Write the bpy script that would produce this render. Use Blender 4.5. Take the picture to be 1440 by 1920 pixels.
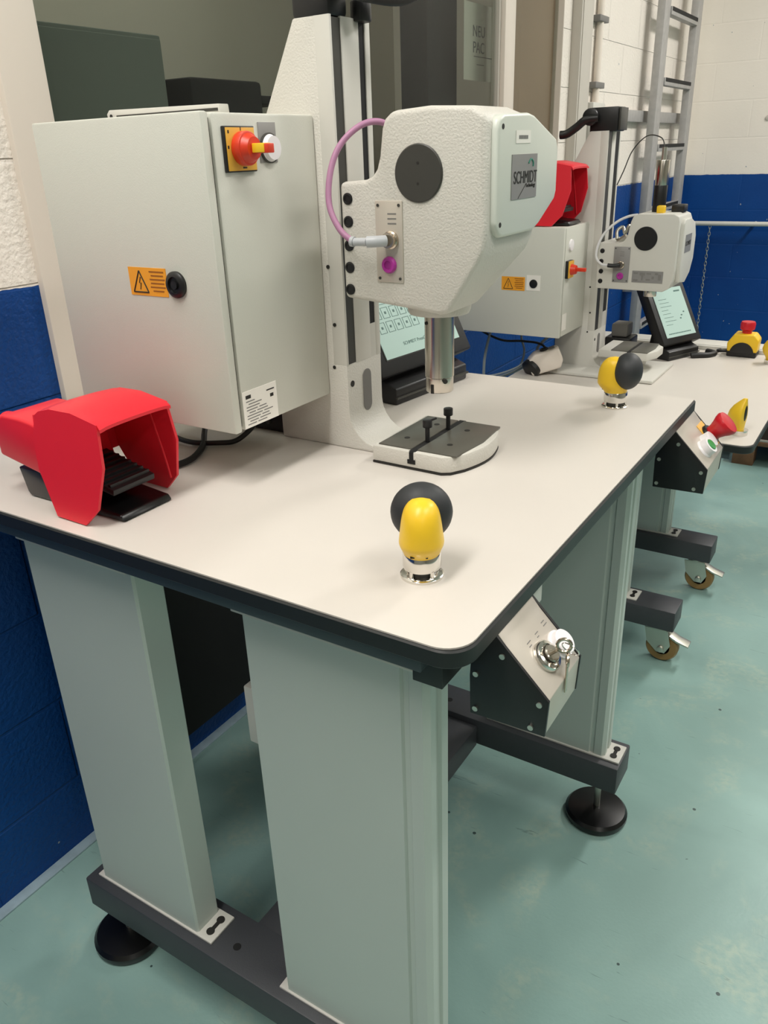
import bpy, bmesh, math, random
from mathutils import Vector, Matrix, Euler
random.seed(7)
D = bpy.data
col = bpy.context.scene.collection
for o in list(D.objects): D.objects.remove(o)
R = math.radians
sc = bpy.context.scene

# ------------------------------------------------------------ camera, exposure, light
def set_camera():
    yaw, pitch, roll = 0.57512489, -0.42315971, -0.03656766
    C = Vector((0.23584083, -0.46855436, 1.20228516))
    fw = Vector((-math.sin(yaw)*math.cos(pitch), math.cos(yaw)*math.cos(pitch), math.sin(pitch)))
    r0 = Vector((math.cos(yaw), math.sin(yaw), 0)); u0 = r0.cross(fw)
    r = math.cos(roll)*r0 + math.sin(roll)*u0
    u = -math.sin(roll)*r0 + math.cos(roll)*u0
    cam = D.cameras.new('camera'); co = D.objects.new('camera', cam); col.objects.link(co)
    m = Matrix((r, u, -fw)).transposed().to_4x4(); m.translation = C
    co.matrix_world = m
    cam.sensor_fit = 'VERTICAL'; cam.sensor_height = 24.0; cam.sensor_width = 18.0
    cam.lens = 1497.36/1920*24.0
    cam.clip_start = 0.02; cam.clip_end = 50
    sc.camera = co
set_camera()
sc.view_settings.view_transform = 'Standard'
sc.view_settings.look = 'None'
sc.view_settings.gamma = 1.0
sc.view_settings.use_curve_mapping = False
sc.view_settings.exposure = 0.0
w = D.worlds.new('world'); sc.world = w; w.use_nodes = True
w.node_tree.nodes['Background'].inputs[0].default_value = (0.8, 0.85, 0.9, 1)
w.node_tree.nodes['Background'].inputs[1].default_value = 0.3

CEIL = 2.75
LAMPS = [(-0.30, -0.75), (1.05, 0.35), (0.75, 3.1), (2.7, 2.2), (1.8, -1.9), (-1.33, 0.95)]   # ceiling panels (x, y); the last is added to brighten the office
LAMP_POWER = [30, 20, 54, 20, 10, 6]
LAMP_WHERE = ['over the near side of the pedal bench', 'over the front of the benches', 'over the low bench', 'in the far right part of the room', 'at the back of the room', 'added to brighten the office behind the window']

# ------------------------------------------------------------ materials
def lin(c):
    def f(v):
        v = v/255.0
        return v/12.92 if v <= 0.04045 else ((v+0.055)/1.055)**2.4
    return (f(c[0]), f(c[1]), f(c[2]), 1.0)

def mat(name, c, rough=0.5, metal=0.0, bump=0.0, bscale=200.0, spec=0.5, var=0.0, vscale=4.0, coat=0.0, emit=None):
    m = D.materials.new(name); m.use_nodes = True
    nt = m.node_tree; b = nt.nodes['Principled BSDF']
    b.inputs['Base Color'].default_value = lin(c)
    b.inputs['Roughness'].default_value = rough
    b.inputs['Metallic'].default_value = metal
    b.inputs['Specular IOR Level'].default_value = spec
    b.inputs['Coat Weight'].default_value = coat
    if emit:
        b.inputs['Emission Color'].default_value = lin(c)
        b.inputs['Emission Strength'].default_value = emit
    tc = nt.nodes.new('ShaderNodeTexCoord')
    if bump:
        n = nt.nodes.new('ShaderNodeTexNoise'); n.inputs['Scale'].default_value = bscale; n.inputs['Detail'].default_value = 3
        nt.links.new(tc.outputs['Object'], n.inputs['Vector'])
        bp = nt.nodes.new('ShaderNodeBump'); bp.inputs['Strength'].default_value = bump; bp.inputs['Distance'].default_value = 0.002
        nt.links.new(n.outputs['Fac'], bp.inputs['Height']); nt.links.new(bp.outputs['Normal'], b.inputs['Normal'])
    if var:
        n = nt.nodes.new('ShaderNodeTexNoise'); n.inputs['Scale'].default_value = vscale; n.inputs['Detail'].default_value = 5
        nt.links.new(tc.outputs['Object'], n.inputs['Vector'])
        mx = nt.nodes.new('ShaderNodeMix'); mx.data_type = 'RGBA'
        mx.inputs[6].default_value = lin([max(0, v*(1-var)) for v in c]); mx.inputs[7].default_value = lin([min(255, v*(1+var)) for v in c])
        nt.links.new(n.outputs['Fac'], mx.inputs[0]); nt.links.new(mx.outputs[2], b.inputs['Base Color'])
    return m

M = {}
M['laminate'] = mat('laminate', (206, 200, 192), 0.42, var=0.015, vscale=6, bump=0.02, bscale=900)
M['edge'] = mat('edge_black', (24, 27, 27), 0.45)
M['rail'] = mat('slate_rail', (58, 68, 74), 0.45)
M['alu'] = mat('anodised_aluminium', (196, 204, 197), 0.5, metal=0.15, var=0.02, vscale=3)
M['frame'] = mat('anthracite_paint', (60, 62, 66), 0.5, bump=0.15, bscale=700)
M['castwhite'] = mat('cast_white', (206, 203, 194), 0.45, bump=0.42, bscale=420)
M['smoothwhite'] = mat('smooth_white', (206, 204, 196), 0.4)
M['covergrey'] = mat('cover_light_grey', (208, 212, 202), 0.35)
M['cabinet'] = mat('cabinet_grey', (206, 206, 196), 0.42, bump=0.12, bscale=900)
M['black'] = mat('black_plastic', (22, 22, 23), 0.4)
M['blackmatt'] = mat('black_matt', (16, 16, 17), 0.75)
M['rubber'] = mat('rubber', (12, 12, 13), 0.3)
M['darkgrey'] = mat('dark_grey', (58, 57, 52), 0.45)
M['plate'] = mat('burnished_steel', (92, 90, 82), 0.4, metal=0.15)
M['steel'] = mat('turned_steel', (205, 198, 188), 0.22, metal=1.0)
M['chrome'] = mat('chrome', (225, 222, 216), 0.12, metal=1.0)
M['zinc'] = mat('zinc', (200, 200, 190), 0.3, metal=0.9)
M['brass'] = mat('nickel_brass', (196, 184, 168), 0.25, metal=1.0)
M['red'] = mat('red_plastic', (226, 34, 50), 0.38)
M['redbutton'] = mat('red_button', (200, 24, 38), 0.35)
M['orangered'] = mat('orange_red', (214, 58, 30), 0.4)
M['yellow'] = mat('yellow_plastic', (240, 196, 40), 0.38)
M['yellowplate'] = mat('yellow_plate', (226, 172, 62), 0.45)
M['sticker'] = mat('warning_sticker', (236, 160, 40), 0.5)
M['ink'] = mat('ink', (30, 28, 24), 0.6)
M['inkbrown'] = mat('ink_on_orange', (150, 90, 20), 0.6)
M['inkgrey'] = mat('ink_grey', (120, 118, 115), 0.6)
M['paper'] = mat('paper', (240, 236, 228), 0.6)
M['badge'] = mat('badge_aluminium', (150, 148, 146), 0.4, metal=0.3)
M['teal'] = mat('teal_ink', (40, 130, 110), 0.5)
M['magenta'] = mat('magenta', (172, 52, 150), 0.35)
M['pink'] = mat('pink_cable', (172, 122, 154), 0.45)
M['whitecable'] = mat('white_cable', (215, 215, 215), 0.45)
M['greycable'] = mat('grey_cable', (150, 158, 162), 0.5)
M['whitebutton'] = mat('white_button', (240, 236, 238), 0.3)
M['greenbutton'] = mat('green_button', (60, 150, 80), 0.3)
M['panelalu'] = mat('brushed_panel', (200, 192, 180), 0.38, metal=0.35, var=0.02, vscale=30)
M['ladder'] = mat('galvanised', (170, 168, 166), 0.5, metal=0.3, var=0.08, vscale=40)
M['winframe'] = mat('window_frame_white', (228, 218, 206), 0.4)
M['wheel'] = mat('caster_tread', (150, 118, 70), 0.45)
M['wheelhub'] = mat('caster_hub', (70, 54, 36), 0.5)
M['screen'] = mat('screen_surface', (172, 196, 188), 0.25, emit=0.22)
M['screenink'] = mat('screen_ink', (78, 112, 106), 0.5)
M['inner'] = mat('office_wall', (196, 192, 178), 0.8)
M['innerdark'] = mat('reflection_cabinet', (100, 108, 100), 0.7)  # left office wall, and the cabinet added in place of reflections
M['innerblack'] = mat('reflection_black', (5, 5, 6), 0.8)  # black of the slab and machine that replace dark reflections
M['brownpanel'] = mat('beige_brown_panel', (178, 148, 124), 0.55, var=0.06, vscale=5)
M['wood'] = mat('pallet_wood', (120, 86, 60), 0.7, var=0.2, vscale=20)
M['brownload'] = mat('brown_load', (66, 48, 42), 0.7)
M['poster'] = mat('poster_paper', (196, 196, 182), 0.6)
M['posterink'] = mat('poster_ink', (84, 84, 84), 0.6)
M['trunk'] = mat('grey_trunking', (196, 190, 180), 0.5)
M['ceiling'] = mat('ceiling_white', (225, 222, 215), 0.8)
M['roomwall'] = mat('room_wall', (165, 160, 150), 0.8)
M['lamp'] = mat('lamp_diffuser', (255, 248, 238), 0.5, emit=4.0)
M['cord'] = mat('black_cord', (20, 20, 21), 0.5)
M['slotdark'] = mat('dark_slot', (8, 8, 8), 0.8)  # near-black fill of slots and bolt holes

# thin clear glass: mostly lets light through, mirrors a little
def glass_mat():
    m = D.materials.new('window_glass'); m.use_nodes = True; nt = m.node_tree; nt.nodes.clear()
    out = nt.nodes.new('ShaderNodeOutputMaterial'); mix = nt.nodes.new('ShaderNodeMixShader')
    tr = nt.nodes.new('ShaderNodeBsdfTransparent'); tr.inputs[0].default_value = (0.80, 0.82, 0.80, 1)
    gl = nt.nodes.new('ShaderNodeBsdfGlossy'); gl.inputs['Roughness'].default_value = 0.02
    gl.inputs[0].default_value = (0.85, 0.85, 0.85, 1)
    lw = nt.nodes.new('ShaderNodeLayerWeight'); lw.inputs[0].default_value = 0.5
    pw = nt.nodes.new('ShaderNodeMath'); pw.operation = 'POWER'; pw.inputs[1].default_value = 5
    ma = nt.nodes.new('ShaderNodeMath'); ma.operation = 'MULTIPLY_ADD'; ma.inputs[1].default_value = 0.35; ma.inputs[2].default_value = 0.012
    nt.links.new(lw.outputs['Facing'], pw.inputs[0]); nt.links.new(pw.outputs[0], ma.inputs[0])
    nt.links.new(ma.outputs[0], mix.inputs[0]); nt.links.new(tr.outputs[0], mix.inputs[1]); nt.links.new(gl.outputs[0], mix.inputs[2])
    nt.links.new(mix.outputs[0], out.inputs[0])
    return m
M['glass'] = glass_mat()

BLOCK_H = 0.177; PAINT_Z = 1.032
def wall_mat(name, axis, blocks=True):
    """painted blockwork: blue below the paint line, off-white above; joints every 0.177 m"""
    m = D.materials.new(name); m.use_nodes = True; nt = m.node_tree; b = nt.nodes['Principled BSDF']; L = nt.links
    geo = nt.nodes.new('ShaderNodeNewGeometry'); sep = nt.nodes.new('ShaderNodeSeparateXYZ'); L.new(geo.outputs['Position'], sep.inputs[0])
    com = nt.nodes.new('ShaderNodeCombineXYZ'); L.new(sep.outputs[axis], com.inputs[0])
    add = nt.nodes.new('ShaderNodeMath'); add.operation = 'ADD'; add.inputs[1].default_value = BLOCK_H*10-0.147
    L.new(sep.outputs[2], add.inputs[0]); L.new(add.outputs[0], com.inputs[1])
    br = nt.nodes.new('ShaderNodeTexBrick'); L.new(com.outputs[0], br.inputs['Vector'])
    br.inputs['Scale'].default_value = 1.0; br.inputs['Mortar Size'].default_value = 0.004; br.inputs['Mortar Smooth'].default_value = 0.6
    br.inputs['Brick Width'].default_value = 0.40; br.inputs['Row Height'].default_value = BLOCK_H; br.inputs['Bias'].default_value = 0
    br.offset = 0.5
    n1 = nt.nodes.new('ShaderNodeTexNoise'); n1.inputs['Scale'].default_value = 120; n1.inputs['Detail'].default_value = 4; L.new(geo.outputs['Position'], n1.inputs['Vector'])
    n2 = nt.nodes.new('ShaderNodeTexNoise'); n2.inputs['Scale'].default_value = 25; n2.inputs['Detail'].default_value = 3; L.new(geo.outputs['Position'], n2.inputs['Vector'])
    # colour split by height with a slightly ragged brushed edge
    e = nt.nodes.new('ShaderNodeMath'); e.operation = 'MULTIPLY_ADD'; e.inputs[1].default_value = 0.008; L.new(n2.outputs['Fac'], e.inputs[0]); L.new(sep.outputs[2], e.inputs[2])
    gt = nt.nodes.new('ShaderNodeMath'); gt.operation = 'GREATER_THAN'; gt.inputs[1].default_value = PAINT_Z+0.004; L.new(e.outputs[0], gt.inputs[0])
    n3 = nt.nodes.new('ShaderNodeTexNoise'); n3.inputs['Scale'].default_value = 3; n3.inputs['Detail'].default_value = 5; L.new(geo.outputs['Position'], n3.inputs['Vector'])
    bl = nt.nodes.new('ShaderNodeMix'); bl.data_type = 'RGBA'; bl.inputs[6].default_value = lin((0, 48, 112)); bl.inputs[7].default_value = lin((0, 74, 146)); L.new(n3.outputs['Fac'], bl.inputs[0])
    wh = nt.nodes.new('ShaderNodeMix'); wh.data_type = 'RGBA'; wh.inputs[6].default_value = lin((230, 222, 212)); wh.inputs[7].default_value = lin((242, 236, 226)); L.new(n3.outputs['Fac'], wh.inputs[0])
    mx = nt.nodes.new('ShaderNodeMix'); mx.data_type = 'RGBA'; L.new(gt.outputs[0], mx.inputs[0]); L.new(bl.outputs[2], mx.inputs[6]); L.new(wh.outputs[2], mx.inputs[7])
    # chips of lighter paint
    vo = nt.nodes.new('ShaderNodeTexNoise'); vo.inputs['Scale'].default_value = 60; vo.inputs['Detail'].default_value = 1; L.new(geo.outputs['Position'], vo.inputs['Vector'])
    ch = nt.nodes.new('ShaderNodeMath'); ch.operation = 'GREATER_THAN'; ch.inputs[1].default_value = 0.81; L.new(vo.outputs['Fac'], ch.inputs[0])
    mc = nt.nodes.new('ShaderNodeMix'); mc.data_type = 'RGBA'; L.new(ch.outputs[0], mc.inputs[0]); L.new(mx.outputs[2], mc.inputs[6]); mc.inputs[7].default_value = lin((150, 158, 165))
    L.new(mc.outputs[2], b.inputs['Base Color'])
    b.inputs['Roughness'].default_value = 0.5; b.inputs['Specular IOR Level'].default_value = 0.3
    b1 = nt.nodes.new('ShaderNodeBump'); b1.inputs['Strength'].default_value = 0.7 if blocks else 0.12; b1.inputs['Distance'].default_value = 0.004
    L.new(n1.outputs['Fac'], b1.inputs['Height'])
    b2 = nt.nodes.new('ShaderNodeBump'); b2.invert = True; b2.inputs['Strength'].default_value = 0.8 if blocks else 0.25; b2.inputs['Distance'].default_value = 0.004
    L.new(br.outputs['Fac'], b2.inputs['Height']); L.new(b1.outputs[0], b2.inputs['Normal']); L.new(b2.outputs[0], b.inputs['Normal'])
    return m
M['wall_y'] = wall_mat('blockwork_side', 1)
M['wall_x'] = wall_mat('blockwork_far', 0, False)

def floor_mat():
    m = D.materials.new('painted_floor'); m.use_nodes = True; nt = m.node_tree; b = nt.nodes['Principled BSDF']; L = nt.links
    geo = nt.nodes.new('ShaderNodeNewGeometry')
    def noise(s, d=5, dist=0.0):
        n = nt.nodes.new('ShaderNodeTexNoise'); n.inputs['Scale'].default_value = s; n.inputs['Detail'].default_value = d; n.inputs['Distortion'].default_value = dist
        L.new(geo.outputs['Position'], n.inputs['Vector']); return n
    a = noise(3.0, 8, 0.6)
    r = nt.nodes.new('ShaderNodeValToRGB'); r.color_ramp.elements[0].position = 0.32; r.color_ramp.elements[0].color = lin((126, 158, 152))
    r.color_ramp.elements[1].position = 0.68; r.color_ramp.elements[1].color = lin((148, 182, 175)); L.new(a.outputs['Fac'], r.inputs[0])
    c = noise(6, 8, 1.0)
    r2 = nt.nodes.new('ShaderNodeValToRGB'); r2.color_ramp.elements[0].position = 0.52; r2.color_ramp.elements[0].color = (0, 0, 0, 1)
    r2.color_ramp.elements[1].position = 0.68; r2.color_ramp.elements[1].color = (0.42, 0.42, 0.42, 1); L.new(c.outputs['Fac'], r2.inputs[0])
    gr = noise(70, 6, 0.3)
    gm = nt.nodes.new('ShaderNodeMath'); gm.operation = 'MULTIPLY'; L.new(r2.outputs[0], gm.inputs[0]); 
    gk = nt.nodes.new('ShaderNodeMapRange'); gk.inputs[1].default_value = 0.35; gk.inputs[2].default_value = 0.65; L.new(gr.outputs['Fac'], gk.inputs[0]); L.new(gk.outputs[0], gm.inputs[1])
    mx = nt.nodes.new('ShaderNodeMix'); mx.data_type = 'RGBA'; L.new(gm.outputs[0], mx.inputs[0]); L.new(r.outputs[0], mx.inputs[6]); mx.inputs[7].default_value = lin((186, 196, 172))
    # short dark scratches
    mp = nt.nodes.new('ShaderNodeMapping'); mp.inputs['Rotation'].default_value = (0, 0, 0.7); mp.inputs['Scale'].default_value = (6, 60, 1); L.new(geo.outputs['Position'], mp.inputs[0])
    sn = nt.nodes.new('ShaderNodeTexNoise'); sn.inputs['Scale'].default_value = 1.6; sn.inputs['Detail'].default_value = 3; sn.inputs['Distortion'].default_value = 1.2; L.new(mp.outputs[0], sn.inputs['Vector'])
    sr = nt.nodes.new('ShaderNodeMapRange'); sr.inputs[1].default_value = 0.70; sr.inputs[2].default_value = 0.76; sr.inputs[4].default_value = 0.5; L.new(sn.outputs['Fac'], sr.inputs[0])
    ms = nt.nodes.new('ShaderNodeMix'); ms.data_type = 'RGBA'; L.new(sr.outputs[0], ms.inputs[0]); L.new(mx.outputs[2], ms.inputs[6]); ms.inputs[7].default_value = lin((70, 92, 90))
    mx = ms
    v = nt.nodes.new('ShaderNodeTexVoronoi'); v.inputs['Scale'].default_value = 13; L.new(geo.outputs['Position'], v.inputs['Vector'])
    sp = nt.nodes.new('ShaderNodeMath'); sp.operation = 'LESS_THAN'; sp.inputs[1].default_value = 0.045; L.new(v.outputs['Distance'], sp.inputs[0])
    hi = noise(14, 2); hg = nt.nodes.new('ShaderNodeMath'); hg.operation = 'GREATER_THAN'; hg.inputs[1].default_value = 0.5; L.new(hi.outputs['Fac'], hg.inputs[0])
    mm = nt.nodes.new('ShaderNodeMath'); mm.operation = 'MULTIPLY'; L.new(sp.outputs[0], mm.inputs[0]); L.new(hg.outputs[0], mm.inputs[1])
    m2 = nt.nodes.new('ShaderNodeMix'); m2.data_type = 'RGBA'; L.new(mm.outputs[0], m2.inputs[0]); L.new(mx.outputs[2], m2.inputs[6]); m2.inputs[7].default_value = lin((60, 80, 78))
    L.new(m2.outputs[2], b.inputs['Base Color'])
    rr = nt.nodes.new('ShaderNodeMapRange'); rr.inputs[3].default_value = 0.28; rr.inputs[4].default_value = 0.5; L.new(c.outputs['Fac'], rr.inputs[0]); L.new(rr.outputs[0], b.inputs['Roughness'])
    f = noise(160, 4); bp = nt.nodes.new('ShaderNodeBump'); bp.inputs['Strength'].default_value = 0.12; bp.inputs['Distance'].default_value = 0.002
    L.new(f.outputs['Fac'], bp.inputs['Height']); L.new(bp.outputs[0], b.inputs['Normal'])
    return m
M['floor'] = floor_mat()

# ------------------------------------------------------------ mesh builder
class MB:
    def __init__(s): s.bm = bmesh.new()
    def _merge(s, t, bev=0, seg=2, ang=30):
        if bev > 0:
            ed = [e for e in t.edges if len(e.link_faces) == 2 and e.calc_face_angle(0) > R(ang)]
            bmesh.ops.bevel(t, geom=ed, offset=bev, segments=seg, affect='EDGES', profile=0.5, clamp_overlap=True)
        bmesh.ops.recalc_face_normals(t, faces=t.faces)
        me = D.meshes.new('tmp'); t.to_mesh(me); t.free(); s.bm.from_mesh(me); D.meshes.remove(me); return s
    def box(s, x0, x1, y0, y1, z0, z1, bev=0, seg=2):
        t = bmesh.new(); bmesh.ops.create_cube(t, size=1)
        bmesh.ops.scale(t, vec=(x1-x0, y1-y0, z1-z0), verts=t.verts)
        bmesh.ops.translate(t, vec=((x0+x1)/2, (y0+y1)/2, (z0+z1)/2), verts=t.verts)
        return s._merge(t, bev, seg)
    def prism(s, pts, axis, a, b, bev=0, seg=2, cuts=()):
        """pts in the two other axes (in xyz order), extruded along axis from a to b; cuts = (point, outward normal) planes"""
        t = bmesh.new()
        def P(p, v):
            return {'x': (v, p[0], p[1]), 'y': (p[0], v, p[1]), 'z': (p[0], p[1], v)}[axis]
        A = [t.verts.new(P(p, a)) for p in pts]; B = [t.verts.new(P(p, b)) for p in pts]
        t.faces.new(A); t.faces.new(B[::-1]); n = len(pts)
        for i in range(n): t.faces.new((A[i], B[i], B[(i+1) % n], A[(i+1) % n]))
        bmesh.ops.recalc_face_normals(t, faces=t.faces)
        for co, no in cuts:
            r = bmesh.ops.bisect_plane(t, geom=t.verts[:]+t.edges[:]+t.faces[:], plane_co=co, plane_no=no, clear_outer=True)
            ed = [e for e in r['geom_cut'] if isinstance(e, bmesh.types.BMEdge)]
            if ed: bmesh.ops.contextual_create(t, geom=ed)
        return s._merge(t, bev, seg)
    def cyl(s, p0, p1, r0, r1=None, seg=32, bev=0):
        r1 = r0 if r1 is None else r1
        p0, p1 = Vector(p0), Vector(p1); d = p1-p0
        t = bmesh.new(); bmesh.ops.create_cone(t, cap_ends=True, segments=seg, radius1=r0, radius2=r1, depth=d.length)
        q = Vector((0, 0, 1)).rotation_difference(d.normalized())
        bmesh.ops.transform(t, matrix=Matrix.Translation((p0+p1)/2) @ q.to_matrix().to_4x4(), verts=t.verts)
        return s._merge(t, bev, 2, 50)
    def lathe(s, prof, origin=(0, 0, 0), axis=(0, 0, 1), seg=40):
        t = bmesh.new(); rings = []
        for r, z in prof:
            if r < 1e-6: rings.append([t.verts.new((0, 0, z))])
            else: rings.append([t.verts.new((r*math.cos(2*math.pi*i/seg), r*math.sin(2*math.pi*i/seg), z)) for i in range(seg)])
        for a, b in zip(rings, rings[1:]):
            if len(a) == 1 and len(b) == 1: continue
            for i in range(seg):
                j = (i+1) % seg
                if len(a) == 1: t.faces.new((a[0], b[i], b[j]))
                elif len(b) == 1: t.faces.new((a[i], a[j], b[0]))
                else: t.faces.new((a[i], a[j], b[j], b[i]))
        if len(rings[0]) > 1: t.faces.new(rings[0][::-1])
        if len(rings[-1]) > 1: t.faces.new(rings[-1])
        q = Vector((0, 0, 1)).rotation_difference(Vector(axis).normalized())
        bmesh.ops.transform(t, matrix=Matrix.Translation(origin) @ q.to_matrix().to_4x4(), verts=t.verts)
        return s._merge(t)
    def ell(s, c, r, rot=None, u=32, v=20):
        t = bmesh.new(); bmesh.ops.create_uvsphere(t, u_segments=u, v_segments=v, radius=1)
        m = Matrix.Translation(c)
        if rot: m = m @ rot
        bmesh.ops.transform(t, matrix=m @ Matrix.Diagonal((*r, 1)), verts=t.verts)
        return s._merge(t)
    def tube(s, pts, r, seg=10, res=6, caps=True):
        P = [Vector(p) for p in pts]
        if res > 1 and len(P) > 2:
            Q = []
            for i in range(len(P)-1):
                a = P[max(i-1, 0)]; b = P[i]; c = P[i+1]; d = P[min(i+2, len(P)-1)]
                for k in range(res):
                    u = k/res
                    Q.append(0.5*((2*b)+(c-a)*u+(2*a-5*b+4*c-d)*u*u+(3*b-a-3*c+d)*u**3))
            Q.append(P[-1]); P = Q
        t = bmesh.new(); rings = []; up = None
        for i, p in enumerate(P):
            d = (P[min(i+1, len(P)-1)]-P[max(i-1, 0)]).normalized()
            if up is None:
                up = d.orthogonal().normalized()
            up = (up-d*up.dot(d)).normalized(); sd = d.cross(up)
            rings.append([t.verts.new(p+r*(math.cos(2*math.pi*k/seg)*up+math.sin(2*math.pi*k/seg)*sd)) for k in range(seg)])
        for a, b in zip(rings, rings[1:]):
            for i in range(seg): t.faces.new((a[i], a[(i+1) % seg], b[(i+1) % seg], b[i]))
        if caps: t.faces.new(rings[0][::-1]); t.faces.new(rings[-1])
        return s._merge(t)
    def xf(s, m):
        bmesh.ops.transform(s.bm, matrix=m, verts=s.bm.verts); return s
    def build(s, name, m, parent=None, label=None, smooth=True):
        me = D.meshes.new(name)
        off = Vector((0, 0, 0)); p = parent
        while p is not None:
            off = off+p.location; p = p.parent
        if parent is not None and parent.get('_world'):
            bmesh.ops.translate(s.bm, vec=-off, verts=s.bm.verts)
        s.bm.to_mesh(me); s.bm.free(); me.materials.append(m)
        if smooth:
            me.polygons.foreach_set('use_smooth', [True]*len(me.polygons))
            me.set_sharp_from_angle(angle=R(38))
        o = D.objects.new(name, me); col.objects.link(o)
        if parent is not None:
            o.parent = parent
            if parent.get('_world'): o['_world'] = 1
        if label: o['label'] = label
        return o

def thing(name, label, cat, loc=(0, 0, 0), world=True, group=None, rz=0):
    o = D.objects.new(name, None); o.empty_display_size = 0.05; col.objects.link(o)
    o.location = loc; o.rotation_euler = (0, 0, rz); o['label'] = label; o['category'] = cat
    if world: o['_world'] = 1
    if group: o['group'] = group
    return o
def tag(o, label, cat, group=None):
    o['label'] = label; o['category'] = cat
    if group: o['group'] = group
    return o
def struct(o): o['kind'] = 'structure'; return o

def text_mb(txt, size, depth=0.0003):
    """flat lettering as a mesh builder, in the XY plane, centred"""
    cu = D.curves.new('t', 'FONT'); cu.body = txt; cu.size = size; cu.extrude = depth; cu.align_x = 'CENTER'; cu.align_y = 'CENTER'
    ob = D.objects.new('t', cu); col.objects.link(ob)
    dg = bpy.context.evaluated_depsgraph_get(); dg.update()
    me = D.meshes.new_from_object(ob.evaluated_get(dg)); mb = MB(); mb.bm.from_mesh(me)
    D.objects.remove(ob); D.meshes.remove(me); D.curves.remove(cu)
    return mb
# frames that stand a drawing made in XY upright: facing -Y, and facing +X
FACE_NY = Matrix(((1, 0, 0, 0), (0, 0, -1, 0), (0, 1, 0, 0), (0, 0, 0, 1)))
FACE_PX = Matrix(((0, 0, 1, 0), (1, 0, 0, 0), (0, 1, 0, 0), (0, 0, 0, 1)))
def T(*v): return Matrix.Translation(v)

# ------------------------------------------------------------ room
WX = -0.907; FY = 4.44
RX, BY = 4.2, -3.2
W1 = (0.405, 2.058, 0.86, 2.25)     # glazed opening of window_1 (y0, y1, z0, z1)
W2 = (2.13, 2.515, 0.86, 2.25)
struct(MB().box(-1.6, RX+.1, BY-.1, FY+.3, -0.1, 0).build('floor', M['floor']))
struct(MB().box(WX, WX+.022, BY, FY, 0, .004, .001).build('baseboard_left', mat('floor_joint_sealant', (150, 172, 182), 0.6, var=.15, vscale=40)))
struct(MB().box(-1.6, RX+.1, BY-.1, FY+.3, CEIL, CEIL+.1).build('ceiling', M['ceiling']))
mb = MB()
mb.box(WX-.12, WX, BY, 0.33, 0, CEIL)
mb.box(WX-.12, WX, 0.33, 2.52, 0, W1[2]-.03)
mb.box(WX-.12, WX, 0.33, 2.52, W1[3]+.03, CEIL)
mb.box(WX-.12, WX, 2.52, FY, 0, CEIL)
struct(mb.build('wall_left', M['wall_y'], smooth=False))
struct(MB().box(WX-.12, RX, FY, FY+.12, 0, CEIL).build('wall_far', M['wall_x'], smooth=False))
struct(MB().box(RX, RX+.1, BY, FY, 0, CEIL).build('wall_right', M['roomwall'], smooth=False))
struct(MB().box(-1.6, RX, BY-.1, BY, 0, CEIL).build('wall_back', M['roomwall'], smooth=False))

# window 1: white frame, one big pane
mb = MB()
mb.box(WX-.10, WX+.012, 0.328, W1[0], W1[2]-.05, W1[3]+.05, 0.003)
mb.box(WX-.030, WX+.006, W1[1]-.02, W1[1]+.055, W1[2]-.05, W1[3]+.05, 0.003)
mb.box(WX-.10, WX+.010, W1[0], W1[1]-.02, W1[2]-.05, W1[2], 0.003)
mb.box(WX-.10, WX+.010, W1[0], W1[1]-.02, W1[3], W1[3]+.05, 0.003)
win = struct(mb.build('window_1', M['winframe']))
g = MB().box(WX-.022, WX-.018, W1[0], W1[1]-.02, W1[2], W1[3]).build('glass_pane', M['glass'], win)
MB().box(WX-.030, WX-.008, W1[1]-.034, W1[1]-.02, W1[2], W1[3]).build('glazing_bead', M['trunk'], win)
mb = MB()
mb.box(WX-.10, WX+.003, W2[1], W2[1]+.005, W2[2]-.05, W2[3]+.05, 0.003)
mb.box(WX-.10, WX+.008, W2[0], W2[1], W2[2]-.05, W2[2], 0.003)
mb.box(WX-.10, WX+.008, W2[0], W2[1], W2[3], W2[3]+.05, 0.003)
win2 = struct(mb.build('window_2', M['winframe']))
MB().box(WX-.022, WX-.018, W2[0], W2[1], W2[2], W2[3]).build('glass_pane', M['glass'], win2)
mb = MB().box(WX-.034, WX-.030, W2[0], W2[1], W2[2], W2[3])
mb.box(WX-.031, WX-.028, W2[0]+.04, W2[0]+.10, W2[2], W2[3], 0.002)
mb.build('closed_blind', M['brownpanel'], win2)
# room behind the glass
struct(MB().box(-1.62, -1.58, 0.0, 2.52, 0.0, CEIL).build('wall_office', M['inner'], smooth=False))
struct(MB().box(-1.6, WX-.12, -.04, 0.0, 0.0, CEIL).build('wall_office_left', M['innerdark'], smooth=False))
struct(MB().box(-1.6, WX-.12, 2.52, 2.56, 0.0, CEIL).build('wall_office_right', M['inner'], smooth=False))
struct(MB().box(-1.12, WX-.125, 1.80, 1.98, 0.0, CEIL).build('reflection_slab_1', M['innerblack'], smooth=False))  # black slab added where the pane mirrors something dark
t = thing('reflection_cabinet', 'dark grey cabinet-like block added behind the left window glass in place of a reflection', 'cabinet', (-1.42, 0.95, 0))  # added block, takes the place of a grey reflection in the pane
MB().box(-1.56, -1.30, 0.62, 1.04, 0, 1.46, 0.004).build('body', M['innerdark'], t)
MB().box(-1.299, -1.29, 0.63, 1.03, 0.05, 1.45, 0.002).build('door', M['innerdark'], t)
t2 = thing('reflection_machine', 'black machine-like block added behind the window in place of reflections, beside the grey block', 'reflection_standin', (-1.42, 1.25, 0.0))  # added block for dark shapes mirrored by the glass
MB().box(-1.56, -1.28, 1.10, 1.36, 0, 1.38, 0.01).build('body', M['innerblack'], t2)
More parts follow.
